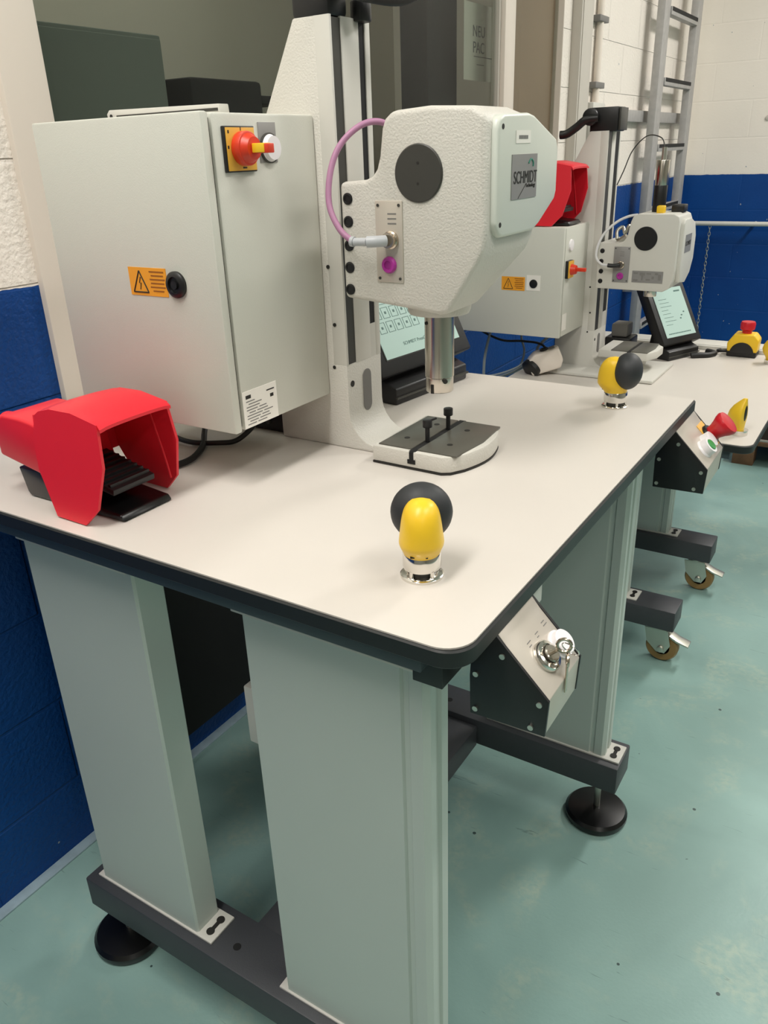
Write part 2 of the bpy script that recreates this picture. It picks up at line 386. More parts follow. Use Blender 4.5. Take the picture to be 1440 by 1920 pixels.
MB().box(-1.50, -1.30, 1.36, 1.52, 1.33, 1.35, 0.004).build('block_ledge', M['innerblack'], t2)
# poster on the inside of the pane
po = thing('poster', 'pale paper poster reading NEU PAC behind the window glass beside the frame', 'poster', (-.98, 2.03, 1.4))
MB().box(-.981, -.980, 1.925, 2.14, 1.39, 1.59).build('sheet', M['poster'], po)
mb = text_mb('NEU\nPAC', 0.042).xf(T(-.9795, 2.022, 1.497) @ FACE_PX); mb.build('lettering', M['posterink'], po)
mb = MB(); mb.box(-.980, -.9794, 1.99, 2.12, 1.453, 1.455); mb.box(-.980, -.9794, 2.01, 2.06, 1.432, 1.434)
mb.build('small_print', M['posterink'], po)

# ------------------------------------------------------------ lamps
for i, ((x, y), pw) in enumerate(zip(LAMPS, LAMP_POWER)):
    lt = D.lights.new('ceiling_lamp_light', 'AREA'); lt.shape = 'RECTANGLE'; lt.size = 0.30; lt.size_y = 1.3 if i < 5 else 0.9
    lt.energy = pw; lt.color = (1.0, 0.962, 0.922)
    root = thing('ceiling_light', 'ceiling panel lamp number', 'ceiling light', (x, y, CEIL), group='ceiling panel lights above the room')
    root['label'] = 'white ceiling panel light '+LAMP_WHERE[i]
    hl = .67 if i < 5 else .46
    MB().box(x-.17, x+.17, y-hl, y+hl, CEIL-.035, CEIL, 0.004).build('housing', M['smoothwhite'], root)
    MB().box(x-.15, x+.15, y-hl+.02, y+hl-.02, CEIL-.038, CEIL-.035).build('diffuser', M['lamp'], root)
    lo = D.objects.new('lamp_light', lt); col.objects.link(lo); lo.parent = root; lo.location = (0, 0, -.045)

# ------------------------------------------------------------ workbench
def leg_profile(x0, x1, y0, y1):
    g = .0035
    P = [(x0, y0+.004), (x0+.004, y0), (x1-.030, y0), (x1-.028, y0+g), (x1-.022, y0+g), (x1-.020, y0+.0005), (x1-.006, y0+.0005), (x1, y0+.006),
         (x1, y0+.016), (x1-g, y0+.018), (x1-g, y0+.026), (x1, y0+.028), (x1, y1-.004), (x1-.004, y1), (x0+.004, y1), (x0, y1-.004)]
    return P
def foot(root, x, y, z):
    f = MB().lathe([(0.0, 0), (.056, 0), (.059, .006), (.059, .014), (.054, .020), (.018, .026), (0, .026)], (x, y, 0)).build('leveling_foot', M['rubber'], root)
    MB().cyl((x, y, .024), (x, y, z), .006, seg=16).build('spindle', M['zinc'], f)
def caster(root, x, y, z, r=.040):
    f = MB()
    f.cyl((x, y, z-.010), (x, y, z), .022, seg=20)
    f.box(x-.020, x+.024, y-.021, y+.021, z-.014, z-.009, 0.002)
    for s in (-1, 1):
        f.prism([(x-.030, z-.012), (x+.026, z-.012), (x+.036, r+.014), (x+.024, r-.011), (x+.004, r-.011), (x-.022, r+.014)], 'y', y+s*.020-.0012, y+s*.020+.0012)
    c = f.build('caster_fork', M['zinc'], root)
    wx = x+.014
    MB().lathe([(.020, -.014), (r-.004, -.014), (r, -.008), (r, .008), (r-.004, .014), (.020, .014), (.020, -.014)], (wx, y, r), (0, 1, 0)).build('wheel_tread', M['wheel'], c)
    MB().lathe([(0, -.012), (.021, -.012), (.021, .012), (0, .012)], (wx, y, r), (0, 1, 0), 24).build('wheel_hub', M['wheelhub'], c)
    MB().cyl((wx, y-.028, r), (wx, y+.028, r), .0085, seg=14, bev=.002).build('axle_bolt', M['zinc'], c)
    MB().prism([(x+.012, z-.016), (x+.050, z-.036), (x+.078, z-.044), (x+.078, z-.048), (x+.048, z-.041), (x+.010, z-.021)], 'y', y-.016, y+.016, .001).build('brake_lever', M['zinc'], c)
def bench(name, label, x0, x1, y0, y1, zt, legs_y, legs_x, beam_x, zf, zg, wheels, rfront=(.027, .004), rback=(.02, .004), panel=None, cross=None):
    root = thing(name, label, 'workbench', ((x0+x1)/2, (y0+y1)/2, 0))
    def outline(i):
        P = []
        cs = [((x1, y0), rfront[0], -90), ((x1, y1), rfront[1], 0), ((x0, y1), rback[1], 90), ((x0, y0), rback[0], 180)]
        sg = [(-1, 1), (-1, -1), (1, -1), (1, 1)]
        for ((cx, cy), r, a0), (sx, sy) in zip(cs, sg):
            ox, oy = cx+sx*(r+i), cy+sy*(r+i)
            for k in range(9):
                a = R(a0+90*k/8); P.append((ox+r*math.cos(a), oy+r*math.sin(a)))
        return P
    MB().prism(outline(0.0), 'z', zt-.0185, zt-.0015, 0.0015, 1).build('edge_band', M['edge'], root)
    MB().prism(outline(0.0025), 'z', zt-.006, zt).build('tabletop', M['laminate'], root)
    ly = legs_y
    for ya in (y0+.012, y1-.030):
        MB().box(x0+.03, x1-.045, ya, ya+.018, zt-.038, zt-.0185, .001).build('frame_rail', M['rail'], root)
    for (a, b, ymid) in [(lx[0], lx[1], yy) for lx in legs_x for yy in ly]:
        ya, yb = ymid-.0225, ymid+.0225
        lg = MB().prism(leg_profile(a, b, ya, yb) if b > -.3 else [(a, ya+.003), (a+.003, ya), (b-.003, ya), (b, ya+.003), (b, yb-.003), (b-.003, yb), (a+.003, yb), (a, yb-.003)], 'z', zf+.004, zt-.079+.004, 0).build('leg', M['alu'], root)
        MB().box(a-.010, b-.008, ya-.003, yb+.003, zt-.0775, zt-.0735, .001).build('top_flange', M['smoothwhite'], lg)
        MB().box(a+.01, b-.03, ya+.004, yb-.004, zt-.0735, zt-.0185).build('bracket', M['edge'], lg)
        fl = MB().box(a-.010, b+.028, ya-.003, yb+.003, zf, zf+.004, .001).build('foot_flange', M['smoothwhite'], lg)
        mb = MB()
        for dy in (-.011, .011):
            mb.cyl((b+.014, ymid+dy, zf+.003), (b+.014, ymid+dy, zf+.0055), .0062, seg=16)
        mb.box(b+.011, b+.017, ymid-.008, ymid+.008, zf+.0035, zf+.005)
        mb.build('flange_bolts', M['ink'], lg)
    for ymid in ly:
        bmx = MB().box(beam_x[0], beam_x[1], ymid-.040, ymid+.040, zg, zf, .003).build('foot_beam', M['frame'], root)
        MB().cyl(((legs_x[0][1]+legs_x[1][0])/2-.02, ymid-.008, zf-.001), ((legs_x[0][1]+legs_x[1][0])/2-.02, ymid-.008, zf+.0006), .006, seg=16).build('bolt_hole', M['slotdark'], bmx)
        for fx in (beam_x[0]+.026, beam_x[1]-.042):
            if wheels: caster(root, fx, ymid, zg)
            else: foot(root, fx, ymid, zg)
    if cross:
        MB().box(cross[0], cross[1], ly[0]+.040, ly[1]-.040, zg-.002, zf-.012, .004).build('cross_beam', M['frame'], root)
    if panel:
        MB().box(*panel, .002).build('modesty_panel', M['blackmatt'], root)
    return root
b1 = bench('workbench', 'light grey topped press workbench with black edge, standing nearest the camera', -.893, 0, 0, .790, .84,
      (.082, .740), ((-.6645, -.459), (-.294, -.066)), (-.690, -.035), .1606, .1016, False, cross=(-.405, -.317), panel=(-.86, -.85, .20, .72, .10, .80))
# black corner block, small control units under the top
MB().box(-.064, -.034, .030, .075, .777, .8215, .001).build('corner_bracket', M['edge'], b1)
MB().box(-.352, -.300, .108, .150, .53, .615, .002).build('junction_box', M['smoothwhite'], b1)
MB().box(-.03, -.012, .16, .20, .785, .815, .001).build('cable_clip', M['smoothwhite'], b1)

b2 = bench('workbench', 'low grey topped workbench on braked casters behind the nearest bench', -.68, .03, 1.306, 2.20, .60,
      (1.335, 1.745), ((-.56, -.42), (-.345, -.205)), (-.63, -.078), .16, .105, True)
MB().box(-.66, .01, 2.185, 2.198, .60, .612, .001).build('edge_upstand', M['smoothwhite'], b2)
# spare table beyond
b3 = thing('side_table', 'white table edge behind the low bench beside the blue far wall', 'table', (-.2, 2.30, 0))
MB().box(-.75, .30, 2.25, 2.33, .575, .602, .002).build('tabletop', M['smoothwhite'], b3)
for xx in (-.70, .25):
    MB().box(xx-.02, xx+.02, 2.27, 2.31, 0, .575, .002).build('leg', M['frame'], b3)

# ------------------------------------------------------------ switch cabinet
def cabinet(x0, x1, y0, y1, z0, z1, label, lock=True, sw=True, full=True):
    root = thing('switch_cabinet', label, 'cabinet', ((x0+x1)/2, (y0+y1)/2, z0))
    MB().box(x0+.002, x1, y0+.015, y1, z0+.001, z1-.001, .003).build('body', M['cabinet'], root)
    MB().box(x0+.008, x1-.004, y0+.011, y0+.015, z0+.006, z1-.006).build('door_seal', M['darkgrey'], root)
    dr = MB().box(x0, x1, y0, y0+.0115, z0, z1, .0025).build('door', M['cabinet'], root)
    return root, dr
def warn_sticker(root, x, z, w, h, y, scale=1.0):
    s = MB().box(x, x+w, y-.0006, y+.0002, z, z+h).build('warning_sticker', M['sticker'], root)
    tx = x+w*.09; th = h*.78; bx = w*.40
    P = [(tx, z+h*.12), (tx+bx, z+h*.12), (tx+bx/2, z+h*.88)]
    mb = MB()
    for i in range(3):
        a = Vector((P[i][0], y-.0007, P[i][1])); b = Vector((P[(i+1) % 3][0], y-.0007, P[(i+1) % 3][1]))
        mb.tube([a, b], .0008*scale, 6, 1)
    cx = tx+bx/2
    mb.tube([(cx+.0012, y-.0007, z+h*.66), (cx-.0014, y-.0007, z+h*.45), (cx+.0014, y-.0007, z+h*.45), (cx-.0008, y-.0007, z+h*.22)], .0006*scale, 6, 1)
    mb.build('warning_triangle', M['ink'], s)
    mb = MB()
    for k, (a, b) in enumerate([(.56, .94), (.60, .92), (.56, .95), (.58, .93), (.56, .95), (.62, .90)]):
        zz = z+h*(.84-.135*k); mb.box(x+w*a, x+w*b, y-.0009, y-.0005, zz, zz+h*.05)
    mb.build('sticker_text', M['inkbrown'], s)

c1, d1 = cabinet(-.643, -.380, .176, .362, .9112, 1.2455, 'large light grey switch cabinet beside the nearest press, over the red pedal')
# slots through the door: lock
lk = MB().lathe([(0, 0), (.0145, 0), (.0145, .003), (.0125, .005), (.009, .0055), (.0085, .003), (.005, .003), (.0045, .0055), (0, .0055)], (-.443, .176, 1.0765), (0, -1, 0)).build('door_lock', M['black'], d1)
warn_sticker(d1, -.518, 1.062, .060, .031, .176)
# mounting bracket behind the cabinet
# main switch
sw = MB().box(-.380, -.3755, .203, .250, 1.188, 1.232, .001).build('main_switch', M['black'], c1, 'red rotary main switch on a yellow plate')
MB().box(-.3755, -.3745, .2045, .2485, 1.1895, 1.2305, .0004).build('switch_plate', M['yellowplate'], sw)
mb = MB().cyl((-.3745, .2265, 1.2105), (-.364, .2265, 1.2105), .0165, seg=28, bev=.001)
mb.cyl((-.364, .2265, 1.2105), (-.357, .2265, 1.2105), .0145, .011, seg=28)
mb.box(-.359, -.335, .2215, .2315, 1.2055, 1.2145, .001)
mb.build('switch_knob', M['orangered'], sw)
mb = MB().box(-.356, -.340, .2210, .2320, 1.2062, 1.2150, .0006); mb.build('knob_stripe', M['yellow'], sw)
mb = MB()
for (yy, zz, wy, wz) in [(.207, 1.225, .002, .003), (.2265, 1.2275, .001, .003), (.226, 1.1915, .006, .0015), (.2055, 1.2105, .002, .003)]:
    mb.box(-.3746, -.3742, yy, yy+wy, zz, zz+wz)
mb.build('dial_marks', M['ink'], sw)
pl = MB().box(-.380, -.3788, .2605, .2895, 1.196, 1.236, .0003).build('button_plate', M['badge'], c1)
bt = MB().lathe([(0, 0), (.0148, 0), (.0148, .002), (.0125, .004), (.0120, .008), (0, .0085)], (-.379, .2755, 1.2105), (1, 0, 0)).build('reset_button', M['whitebutton'], c1, 'round white push button')
MB().lathe([(.0118, 0), (.0152, 0), (.0152, .0025), (.0118, .003)], (-.3788, .2755, 1.2105), (1, 0, 0)).build('button_ring', M['darkgrey'], bt)
# rating label
lb = MB().box(-.3802, -.3794, .192, .2525, .9135, .957).build('rating_label', M['paper'], c1)
mb = MB()
mb.box(-.3795, -.3792, .197, .206, .9478, .952); mb.box(-.3795, -.3792, .234, .248, .949, .9505); mb.box(-.3795, -.3792, .240, .246, .9405, .9445)
mb.build('label_heading', M['ink'], lb)
mb = MB()
for k in range(9):
    zz = .944-.0034*k; a = .197+(.004 if k % 3 == 1 else 0); b = .212+.004*((k*7) % 4)
    mb.box(-.3795, -.3792, a, b, zz, zz+.0011); 
    if k > 2: mb.box(-.3795, -.3792, b+.003, b+.016+.003*((k*5) % 3), zz, zz+.0011)
mb.build('label_text', M['inkgrey'], lb)

c2, d2 = cabinet(-.835, -.528, 1.612, 1.80, .725, 1.010, 'small light grey switch cabinet behind the nearest press head, under a red pedal')
MB().lathe([(0, 0), (.0115, 0), (.011, .003), (0, .0045)], (-.607, 1.612, .866), (0, -1, 0)).build('door_lock', M['black'], d2)
MB().box(-.627, -.588, 1.6112, 1.6120, .848, .888).build('lock_label', M['paper'], d2)
warn_sticker(d2, -.700, .846, .068, .036, 1.612)
sw2 = MB().box(-.528, -.520, 1.632, 1.668, .880, .925, .001).build('main_switch', M['black'], c2, 'small red rotary switch on a yellow plate')
MB().box(-.520, -.517, 1.633, 1.667, .881, .924, .0004).build('switch_plate', M['yellowplate'], sw2)
MB().cyl((-.517, 1.650, .902), (-.504, 1.650, .902), .0145, .011, seg=24).build('switch_knob', M['orangered'], sw2)
MB().box(-.506, -.478, 1.645, 1.655, .898, .907, .001).build('knob_handle', M['orangered'], sw2)
MB().lathe([(0, 0), (.015, 0), (.014, .004), (0, .006)], (-.528, 1.664, .962), (1, 0, 0)).build('reset_button', M['whitebutton'], c2)
MB().box(-.5282, -.5274, 1.628, 1.660, .742, .786).build('rating_label', M['paper'], c2)

# aluminium bar lying on the near cabinet
hb = thing('aluminium_bar', 'slim silver bar with a holed end lying on the large cabinet top', 'bar', (-.53, .30, 1.2455))
P = [(-.640, 1.2465), (-.645, 1.2500), (-.646, 1.2565), (-.641, 1.2610), (-.458, 1.2585), (-.457, 1.2465)]
MB().prism(P, 'y', .290, .306, .001).build('bar', M['smoothwhite'], hb)
MB().cyl((-.638, .2895, 1.2538), (-.638, .2900, 1.2538), .0024, seg=14).build('end_hole', M['ink'], hb)
MB().box(-.628, -.460, .2893, .2902, 1.2515, 1.2545).build('groove', M['darkgrey'], hb)

# ------------------------------------------------------------ press
def arc(cx, cz, r, a0, a1, n=8):
    return [(cx+r*math.cos(R(a0+(a1-a0)*k/n)), cz+r*math.sin(R(a0+(a1-a0)*k/n))) for k in range(n+1)]
def press(label, ox, oy, oz, ctop, head, near, yw=.082):
    """ox, oy, oz: near front foot of the column on the bench; head: dict of dimensions"""
    root = thing('bench_press', label, 'press', (ox, oy, oz))
    X = lambda v: ox+v
    Y = lambda v: oy+v
    Z = lambda v: oz+v
    # column: back slab + front lands
    tb = -.052
    slab = [(X(-.117), Z(0)), (X(.055), Z(0)), (X(.055), Z(.006)), (X(.038), Z(.0075))]+[(X(a), Z(b)) for a, b in ((.024, .012), (.013, .020), (.006, .029), (.0015, .039), (0, .050))]
    slab += [(X(0), Z(.113)), (X(-.020), Z(.113)), (X(-.020), Z(ctop)), (X(-.050), Z(ctop)), (X(-.100), Z(ctop-.094)), (X(-.117), Z(ctop-.125))]
    colm = MB().prism(slab, 'y', Y(0), Y(yw), .002).build('column', M['castwhite'] if near else M['smoothwhite'], root)
    mb = MB()
    mb.box(X(-.022), X(0), Y(.0005), Y(.0045), Z(.112), Z(ctop), .0005)
    sa, sb_, sd = (.023, .058, .071) if near else (.036, .066, .098)
    mb.box(X(-.022), X(0), Y(sa), Y(sb_), Z(.112), Z(ctop), .0008)
    mb.box(X(-.022), X(0), Y(sd), Y(yw-.0005), Z(.112), Z(ctop), .0008)
    mb.build('guide_rail', M['smoothwhite'], root)
    MB().box(X(-.0205), X(-.0015), Y(.0045), Y(sa), Z(.113), Z(ctop-.002)).build('slide_slot', M['darkgrey'], root)
    MB().box(X(-.0205), X(-.0015), Y(sb_), Y(sd), Z(.155), Z(ctop-.002)).build('slide_slot', M['blackmatt'], root)
    mb = MB().box(X(-.004), X(-.0005), Y(sb_), Y(sd), Z(.112), Z(.156)); mb.build('rail_filler', M['smoothwhite'], root)
    # pocket in the foot of the column
    mb = MB(); mb.prism([(Y(.044)+a, Z(.070)+b) for a, b in arc(0, .020, .0095, 0, 180, 10)+arc(0, -.018, .0095, 180, 360, 10)], 'x', X(.0005), X(.0012))
    mb.build('pocket', M['inkgrey'], root)
    mb = MB()
    for (xx, zz) in ((-.016, .164), (-.020, .109), (-.021, .235)):
        mb.cyl((X(xx), Y(-.0006), Z(zz)), (X(xx), Y(.0006), Z(zz)), .0024, seg=12)
    mb.cyl((X(-.0005), Y(.010), Z(.087)), (X(.0008), Y(.010), Z(.087)), .0042, seg=14)
    mb.build('screw_holes', M['ink'], root)
    # base plate with T-slot plate
    bx0, bx1, by0, by1 = X(.054), X(.166), Y(-.030), Y(.110)
    if near:
        out = [(bx0, by0), (bx1-.012, by0-.002), (bx1-.002, by0+.004)]+[(bx1+.004+.014*math.sin(math.pi*k/10), by0+.010+(by1-by0-.018)*k/10) for k in range(1, 10)]+[(bx1-.004, by1-.004), (bx1-.012, by1), (bx0, by1)]
        MB().prism(out, 'z', Z(.0005), Z(.003)).build('base_gasket', M['ink'], root)
        bs = MB().prism(out, 'z', Z(.003), Z(.0235), .002).build('base', M['castwhite'], root)
        tz = Z(.0235)
    else:
        MB().box(X(-.15), X(.20), Y(-.09), Y(.14), Z(.0005), Z(.010), .003).build('ground_plate', M['smoothwhite'], root)
        out = [(bx0-.03, by0+.005), (bx1-.004, by0+.005), (bx1+.014, by0+.050), (bx1+.014, by1-.030), (bx1-.01, by1), (bx0-.03, by1)]
        mb = MB().prism(out, 'z', Z(.046), Z(.068), .003)
        mb.prism([(bx0-.03, Z(.008)), (bx1-.035, Z(.008)), (bx1-.030, Z(.03)), (bx1-.012, Z(.047)), (bx0-.03, Z(.047))], 'y', Y(0), Y(.095), .003)
        bs = mb.build('base', M['smoothwhite'], root); tz = Z(.068)
    i = .006
    cx = (bx0+bx1)/2+.002
    for (a, b) in ((bx0+i, cx-.0045), (cx+.0045, bx1+(.004 if near else -.004))):
        pts = [(a, by0+i), (b, by0+i), (b+(.006 if b > cx else 0), (by0+by1)/2), (b, by1-i), (a, by1-i)]
        MB().prism(pts, 'z', tz-.001, tz+.0016, .0004).build('tooling_plate', M['plate'], root)
    MB().box(cx-.0045, cx+.0045, by0+.0005, by1-.001, tz-.008 if not near else tz-.010, tz+.0004).build('t_slot', M['slotdark'], root)
    if near:
        MB().box(cx-.0055, cx+.0055, by0-.0022, by0+.004, Z(.008), Z(.0136)).build('t_slot_end', M['slotdark'], root)
        MB().box(cx-.0028, cx+.0028, by0-.0022, by0+.004, Z(.0136), Z(.0236)).build('t_slot_end', M['slotdark'], root)
        mb = MB()
        for (xx, yy) in ((cx-.030, by0+.040), (cx-.022, by1-.035), (cx+.032, by0+.040), (cx+.026, by1-.040)):
            mb.cyl((xx, yy, tz+.0012), (xx, yy, tz+.0019), .0038, seg=14)
        mb.build('plate_screws', M['ink'], root)
    # head
    h = head
    hb = MB().prism([(X(a), Z(b)) for a, b in h['prof']], 'y', Y(h['y0']), Y(h['y1']), h['bev'], 3,
                    cuts=[(Vector((0, Y(a[0]), Z(a[1]))), Vector((0, a[2], a[3])).normalized()) for a in h['cuts']]).build('head', M['castwhite'] if near else M['smoothwhite'], root)
    dx, dz, dr = h['disc']
    yy = Y(h['y0'])
    dc = MB().lathe([(0, 0), (dr, 0), (dr, .0015), (dr-.0012, .0025), (0, .0025)], (X(dx), yy+.0003, Z(dz)), (0, -1, 0), 48).build('side_cap', M['darkgrey'] if near else M['black'], hb)
    if near:
        MB().cyl((X(dx), yy-.0021, Z(dz)-.010), (X(dx), yy-.0026, Z(dz)-.010), .0014, seg=10).cyl((X(dx), yy-.0021, Z(dz)+.010), (X(dx), yy-.0026, Z(dz)+.010), .0014, seg=10).build('cap_screws', M['ink'], dc)
    for (bx, bz) in h['bolts']:
        MB().lathe([(0, 0), (h['br'], 0), (h['br'], .0012), (h['br']*.7, .0018), (h['br']*.65, .0008), (0, .0008)], (X(bx), yy+.0003, Z(bz)), (0, -1, 0), 24).build('bolt_cap', M['black'], hb)
    # connector plate
    a, b, c, d = h['plate']
    cp = MB().box(X(a), X(b), yy-.0016, yy+.0002, Z(c), Z(d), .0008).build('connector_plate', M['badge'] if not near else M['panelalu'], hb)
    mb = MB()
    for px in (a+.004, b-.004):
        for pz in (c+.0045, d-.0045): mb.cyl((X(px), yy-.0014, Z(pz)), (X(px), yy-.0024, Z(pz)), .0016, seg=10)
    mb.build('plate_screws', M['darkgrey'], cp)
    kx, kz = h['conn']
    MB().lathe([(0, 0), (.0095, 0), (.0095, .003), (.0080, .004), (.0080, .009), (0, .009)], (X(kx), yy-.0014, Z(kz)), (0, -1, 0), 24).build('socket', M['brass'], cp)
    mx, mz = h['mag']
    MB().lathe([(0, 0), (.0092, 0), (.0092, .002), (.0076, .0045), (.0050, .0045), (.0045, .0025), (0, .0025)], (X(mx), yy-.0014, Z(mz)), (0, -1, 0), 20).build('socket_cap', M['magenta'], cp)
    mb = MB()
    for k in range(3):
        mb.box(X(kx-.004), X(kx+.007), yy-.0018, yy-.0015, Z(d-.014-.005*k), Z(d-.0125-.005*k))
    mb.build('plate_text', M['inkgrey'], cp)
    # front cover
    cvx = X(h['cvx'])
    cv = MB().prism([(Y(p), Z(q)) for p, q in h['cover']], 'x', cvx-.004, cvx+.010, .0035, 3).build('front_cover', M['covergrey'] if near else M['smoothwhite'], hb)
    # ram
    rx, ry, rz = h['ram']
    rm = MB().lathe([(0, 0), (.0165, 0), (.0172, .0012), (.0172, .018), (.0180, .019), (.0180, h['ramtop']-rz), (0, h['ramtop']-rz)], (X(rx), Y(ry), Z(rz)), (0, 0, 1), 48).build('ram', M['steel'], root)
    if near:
        MB().box(X(rx)-.003, X(rx)+.001, Y(ry)-.0178, Y(ry)-.010, Z(rz)-.0002, Z(rz)+.011).build('ram_slot', M['ink'], rm)
        MB().cyl((X(rx)+.014, Y(ry)-.012, Z(rz)+.016), (X(rx)+.0155, Y(ry)-.014, Z(rz)+.016), .003, seg=12).build('set_screw', M['ink'], rm)
        MB().lathe([(0, 0), (.036, 0), (.038, .004), (.040, .022), (0, .022)], (X(rx), Y(ry), Z(h['ramtop']-.006)), (0, 0, 1), 40).build('ram_collar', M['castwhite'], hb)
        MB().cyl((X(rx)-.009, Y(ry)-.0145, Z(h['ramtop']-.017)), (X(rx)-.0096, Y(ry)-.0168, Z(h['ramtop']-.017)), .002, seg=10).build('ram_screw', M['ink'], rm)
    return root, colm, hb, cp, cv

head1 = dict(
    prof=[(.036, .3335), (.070, .3355), (.079, .339), (.085, .346), (.089, .358), (.093, .385), (.097, .394), (.106, .4010), (.150, .4035), (.198, .4010), (.2115, .3935), (.2150, .385),
          (.2155, .290), (.2145, .270), (.209, .256), (.172, .199), (.160, .1965), (.131, .2000), (.036, .2085)],
    y0=-.048, y1=.124, bev=.006,
    cuts=[(.042, .4010, .036, .085), (.124, .306, .050, -.046), (.078, .262, .262, -.06)],
    disc=(.138, .341, .0285), bolts=[(.047, .3165), (.0465, .2925), (.046, .267), (.0455, .243), (.0450, .2185)], br=.0062,
    plate=(.083, .1175, .2290, .3145), conn=(.103, .2745), mag=(.100, .248),
    cvx=.2120, cover=[(-.038, .290), (-.030, .280), (-.022, .2765), (.062, .2765), (.078, .282), (.124, .306), (.128, .315), (.128, .360), (.122, .370), (.056, .3925), (.040, .395), (-.022, .393), (-.033, .389), (-.038, .378)],
    ram=(.119, .030, .0875), ramtop=.190)
p1, p1c, p1h, p1p, p1cv = press('white column press with a big angular head and pink cable, on the nearest bench', -.351, .362, .84, .502, head1, True)
ox, oy, oz = -.351, .362, .84
# head cover details: badge, label, screws
fx = ox+.2120+.010
bd = MB().box(fx-.0002, fx+.0008, oy-.003, oy+.064, oz+.3120, oz+.3555).build('badge', M['badge'], p1cv)
text_mb('SCHMIDT', .0165).xf(T(fx+.0009, oy+.0325, oz+.3325) @ FACE_PX @ Matrix.Diagonal((.88, 1.05, 1, 1))).build('badge_lettering', M['ink'], bd)
mb = text_mb('Technology', .0055).xf(T(fx+.0009, oy+.0465, oz+.3245) @ FACE_PX); mb.build('badge_small_lettering', M['ink'], bd)
mb = MB().tube([(fx+.0009, oy+.014, oz+.3125), (fx+.0009, oy+.034, oz+.326)], .0004, 6, 1); mb.build('badge_line', M['ink'], bd)
mb = MB().tube([(fx+.0009, oy+.040, oz+.3465), (fx+.0009, oy+.046, oz+.3505), (fx+.0009, oy+.052, oz+.3475), (fx+.0009, oy+.052, oz+.3430)], .0010, 6, 5); mb.build('badge_emblem', M['teal'], bd)
lb = MB().box(fx-.0002, fx+.0006, oy+.006, oy+.044, oz+.3660, oz+.3780).build('name_label', M['paper'], p1cv)
mb = MB()
for k in range(6): mb.box(fx+.0005, fx+.0009, oy+.013+.004*k, oy+.016+.004*k, oz+.3700, oz+.3735)
mb.build('label_text', M['inkgrey'], lb)
for (yy, zz) in ((-.026, .3815), (-.028, .2895)):
    MB().cyl((fx-.001, oy+yy, oz+zz), (fx+.0005, oy+yy, oz+zz), .0026, seg=12).build('cover_screw', M['ink'], p1cv)
# plug and pink cable
hy = oy-.048
pg = MB(); pg.tube([(ox+.102, hy-.012, oz+.2745), (ox+.096, hy-.020, oz+.2745), (ox+.086, hy-.024, oz+.2742)], .0060, 14, 4)
pg.tube([(ox+.086, hy-.024, oz+.2742), (ox+.070, hy-.025, oz+.2740)], .0044, 12, 1)
pg.cyl((ox+.070, hy-.025, oz+.274), (ox+.066, hy-.025, oz+.2745), .0055, seg=12)
pg.build('cable_plug', mat('plug_grey', (180, 183, 186), 0.4), p1p)
MB().tube([(ox+.068, hy-.025, oz+.2745), (ox+.052, hy-.026, oz+.287), (ox+.037, hy-.022, oz+.312), (ox+.034, hy-.012, oz+.345), (ox+.040, hy+.002, oz+.372), (ox+.056, hy+.022, oz+.3905),
           (ox+.070, hy+.045, oz+.391), (ox+.074, hy+.070, oz+.372), (ox+.062, hy+.080, oz+.335)], .0034, 12, 8).build('pink_cable', M['pink'], p1p)
# black clamp and crank on top of the column
mb = MB().box(ox-.052, ox-.001, oy+.001, oy+.040, oz+.500, oz+.540, .006)
mb.cyl((ox-.020, oy+.02, oz+.53), (ox+.050, oy+.03, oz+.535), .014, seg=24)
cl = mb.build('top_clamp', M['black'], p1)
mb = MB().tube([(ox+.004, oy-.002, oz+.530), (ox+.03, oy+.03, oz+.522), (ox+.06, oy+.055, oz+.518), (ox+.085, oy+.075, oz+.530)], .010, 14, 6)
mb.build('crank_handle', M['black'], cl)
MB().cyl((ox+.003, oy+.060, oz+.4985), (ox+.003, oy+.060, oz+.520), .012, seg=20, bev=.002).build('clamp_knob', M['black'], cl)
# T-slot bolts
cx = ox+.110+.002
for (yy, h, tilt, lab) in ((.010, .030, 0, 'black bolt with a side pin, near end of the slotted press plate'), (.066, .030, 0, 'plain black bolt, far end of the slotted press plate')):
    t = thing('clamping_bolt', lab, 'bolt', (cx, oy+yy, oz+.0235))
    MB().cyl((cx, oy+yy, oz+.0165), (cx, oy+yy, oz+.0445), .0030, seg=14).build('shank', M['black'], t)
    MB().cyl((cx, oy+yy, oz+.0435), (cx, oy+yy, oz+.0535), .0062, seg=20, bev=.0012).build('bolt_head', M['black'], t)
    if yy < .05:
        MB().cyl((cx, oy+yy, oz+.051), (cx+.010, oy+yy+.006, oz+.0555), .0014, seg=8).build('pin', M['black'], t)

# second press
S = .0
head2 = dict(
    prof=[(.010, .3600), (.065, .3600), (.078, .366), (.086, .378), (.0925, .415), (.098, .428), (.110, .434), (.200, .434), (.213, .428), (.216, .415), (.2165, .300), (.214, .270), (.205, .248), (.190, .240), (.010, .2415)],
    y0=-.050, y1=.115, bev=.005,
    cuts=[(.075, .434, .04, .03), (.075, .240, .04, -.05)],
    disc=(.135, .3735, .0300), bolts=[(.0225, .3400), (.0215, .3130), (.0225, .2870), (.0225, .2610)], br=.0062,
    plate=(.055, .0985, .2600, .3520), conn=(.076, .3055), mag=(.076, .2765),
    cvx=.2155, cover=[(-.030, .300), (-.020, .262), (.040, .255), (.085, .275), (.110, .310), (.112, .370), (.09, .405), (.040, .420), (-.020, .420), (-.030, .410)],
    ram=(.139, .030, .215), ramtop=.245)
p2, p2c, p2h, p2p, p2cv = press('smaller looking rounded white column press with crank handle on the low bench behind', -.492, 1.80, .60, .634, head2, False, .108)
ox, oy, oz = -.492, 1.80, .60; hy = oy-.050
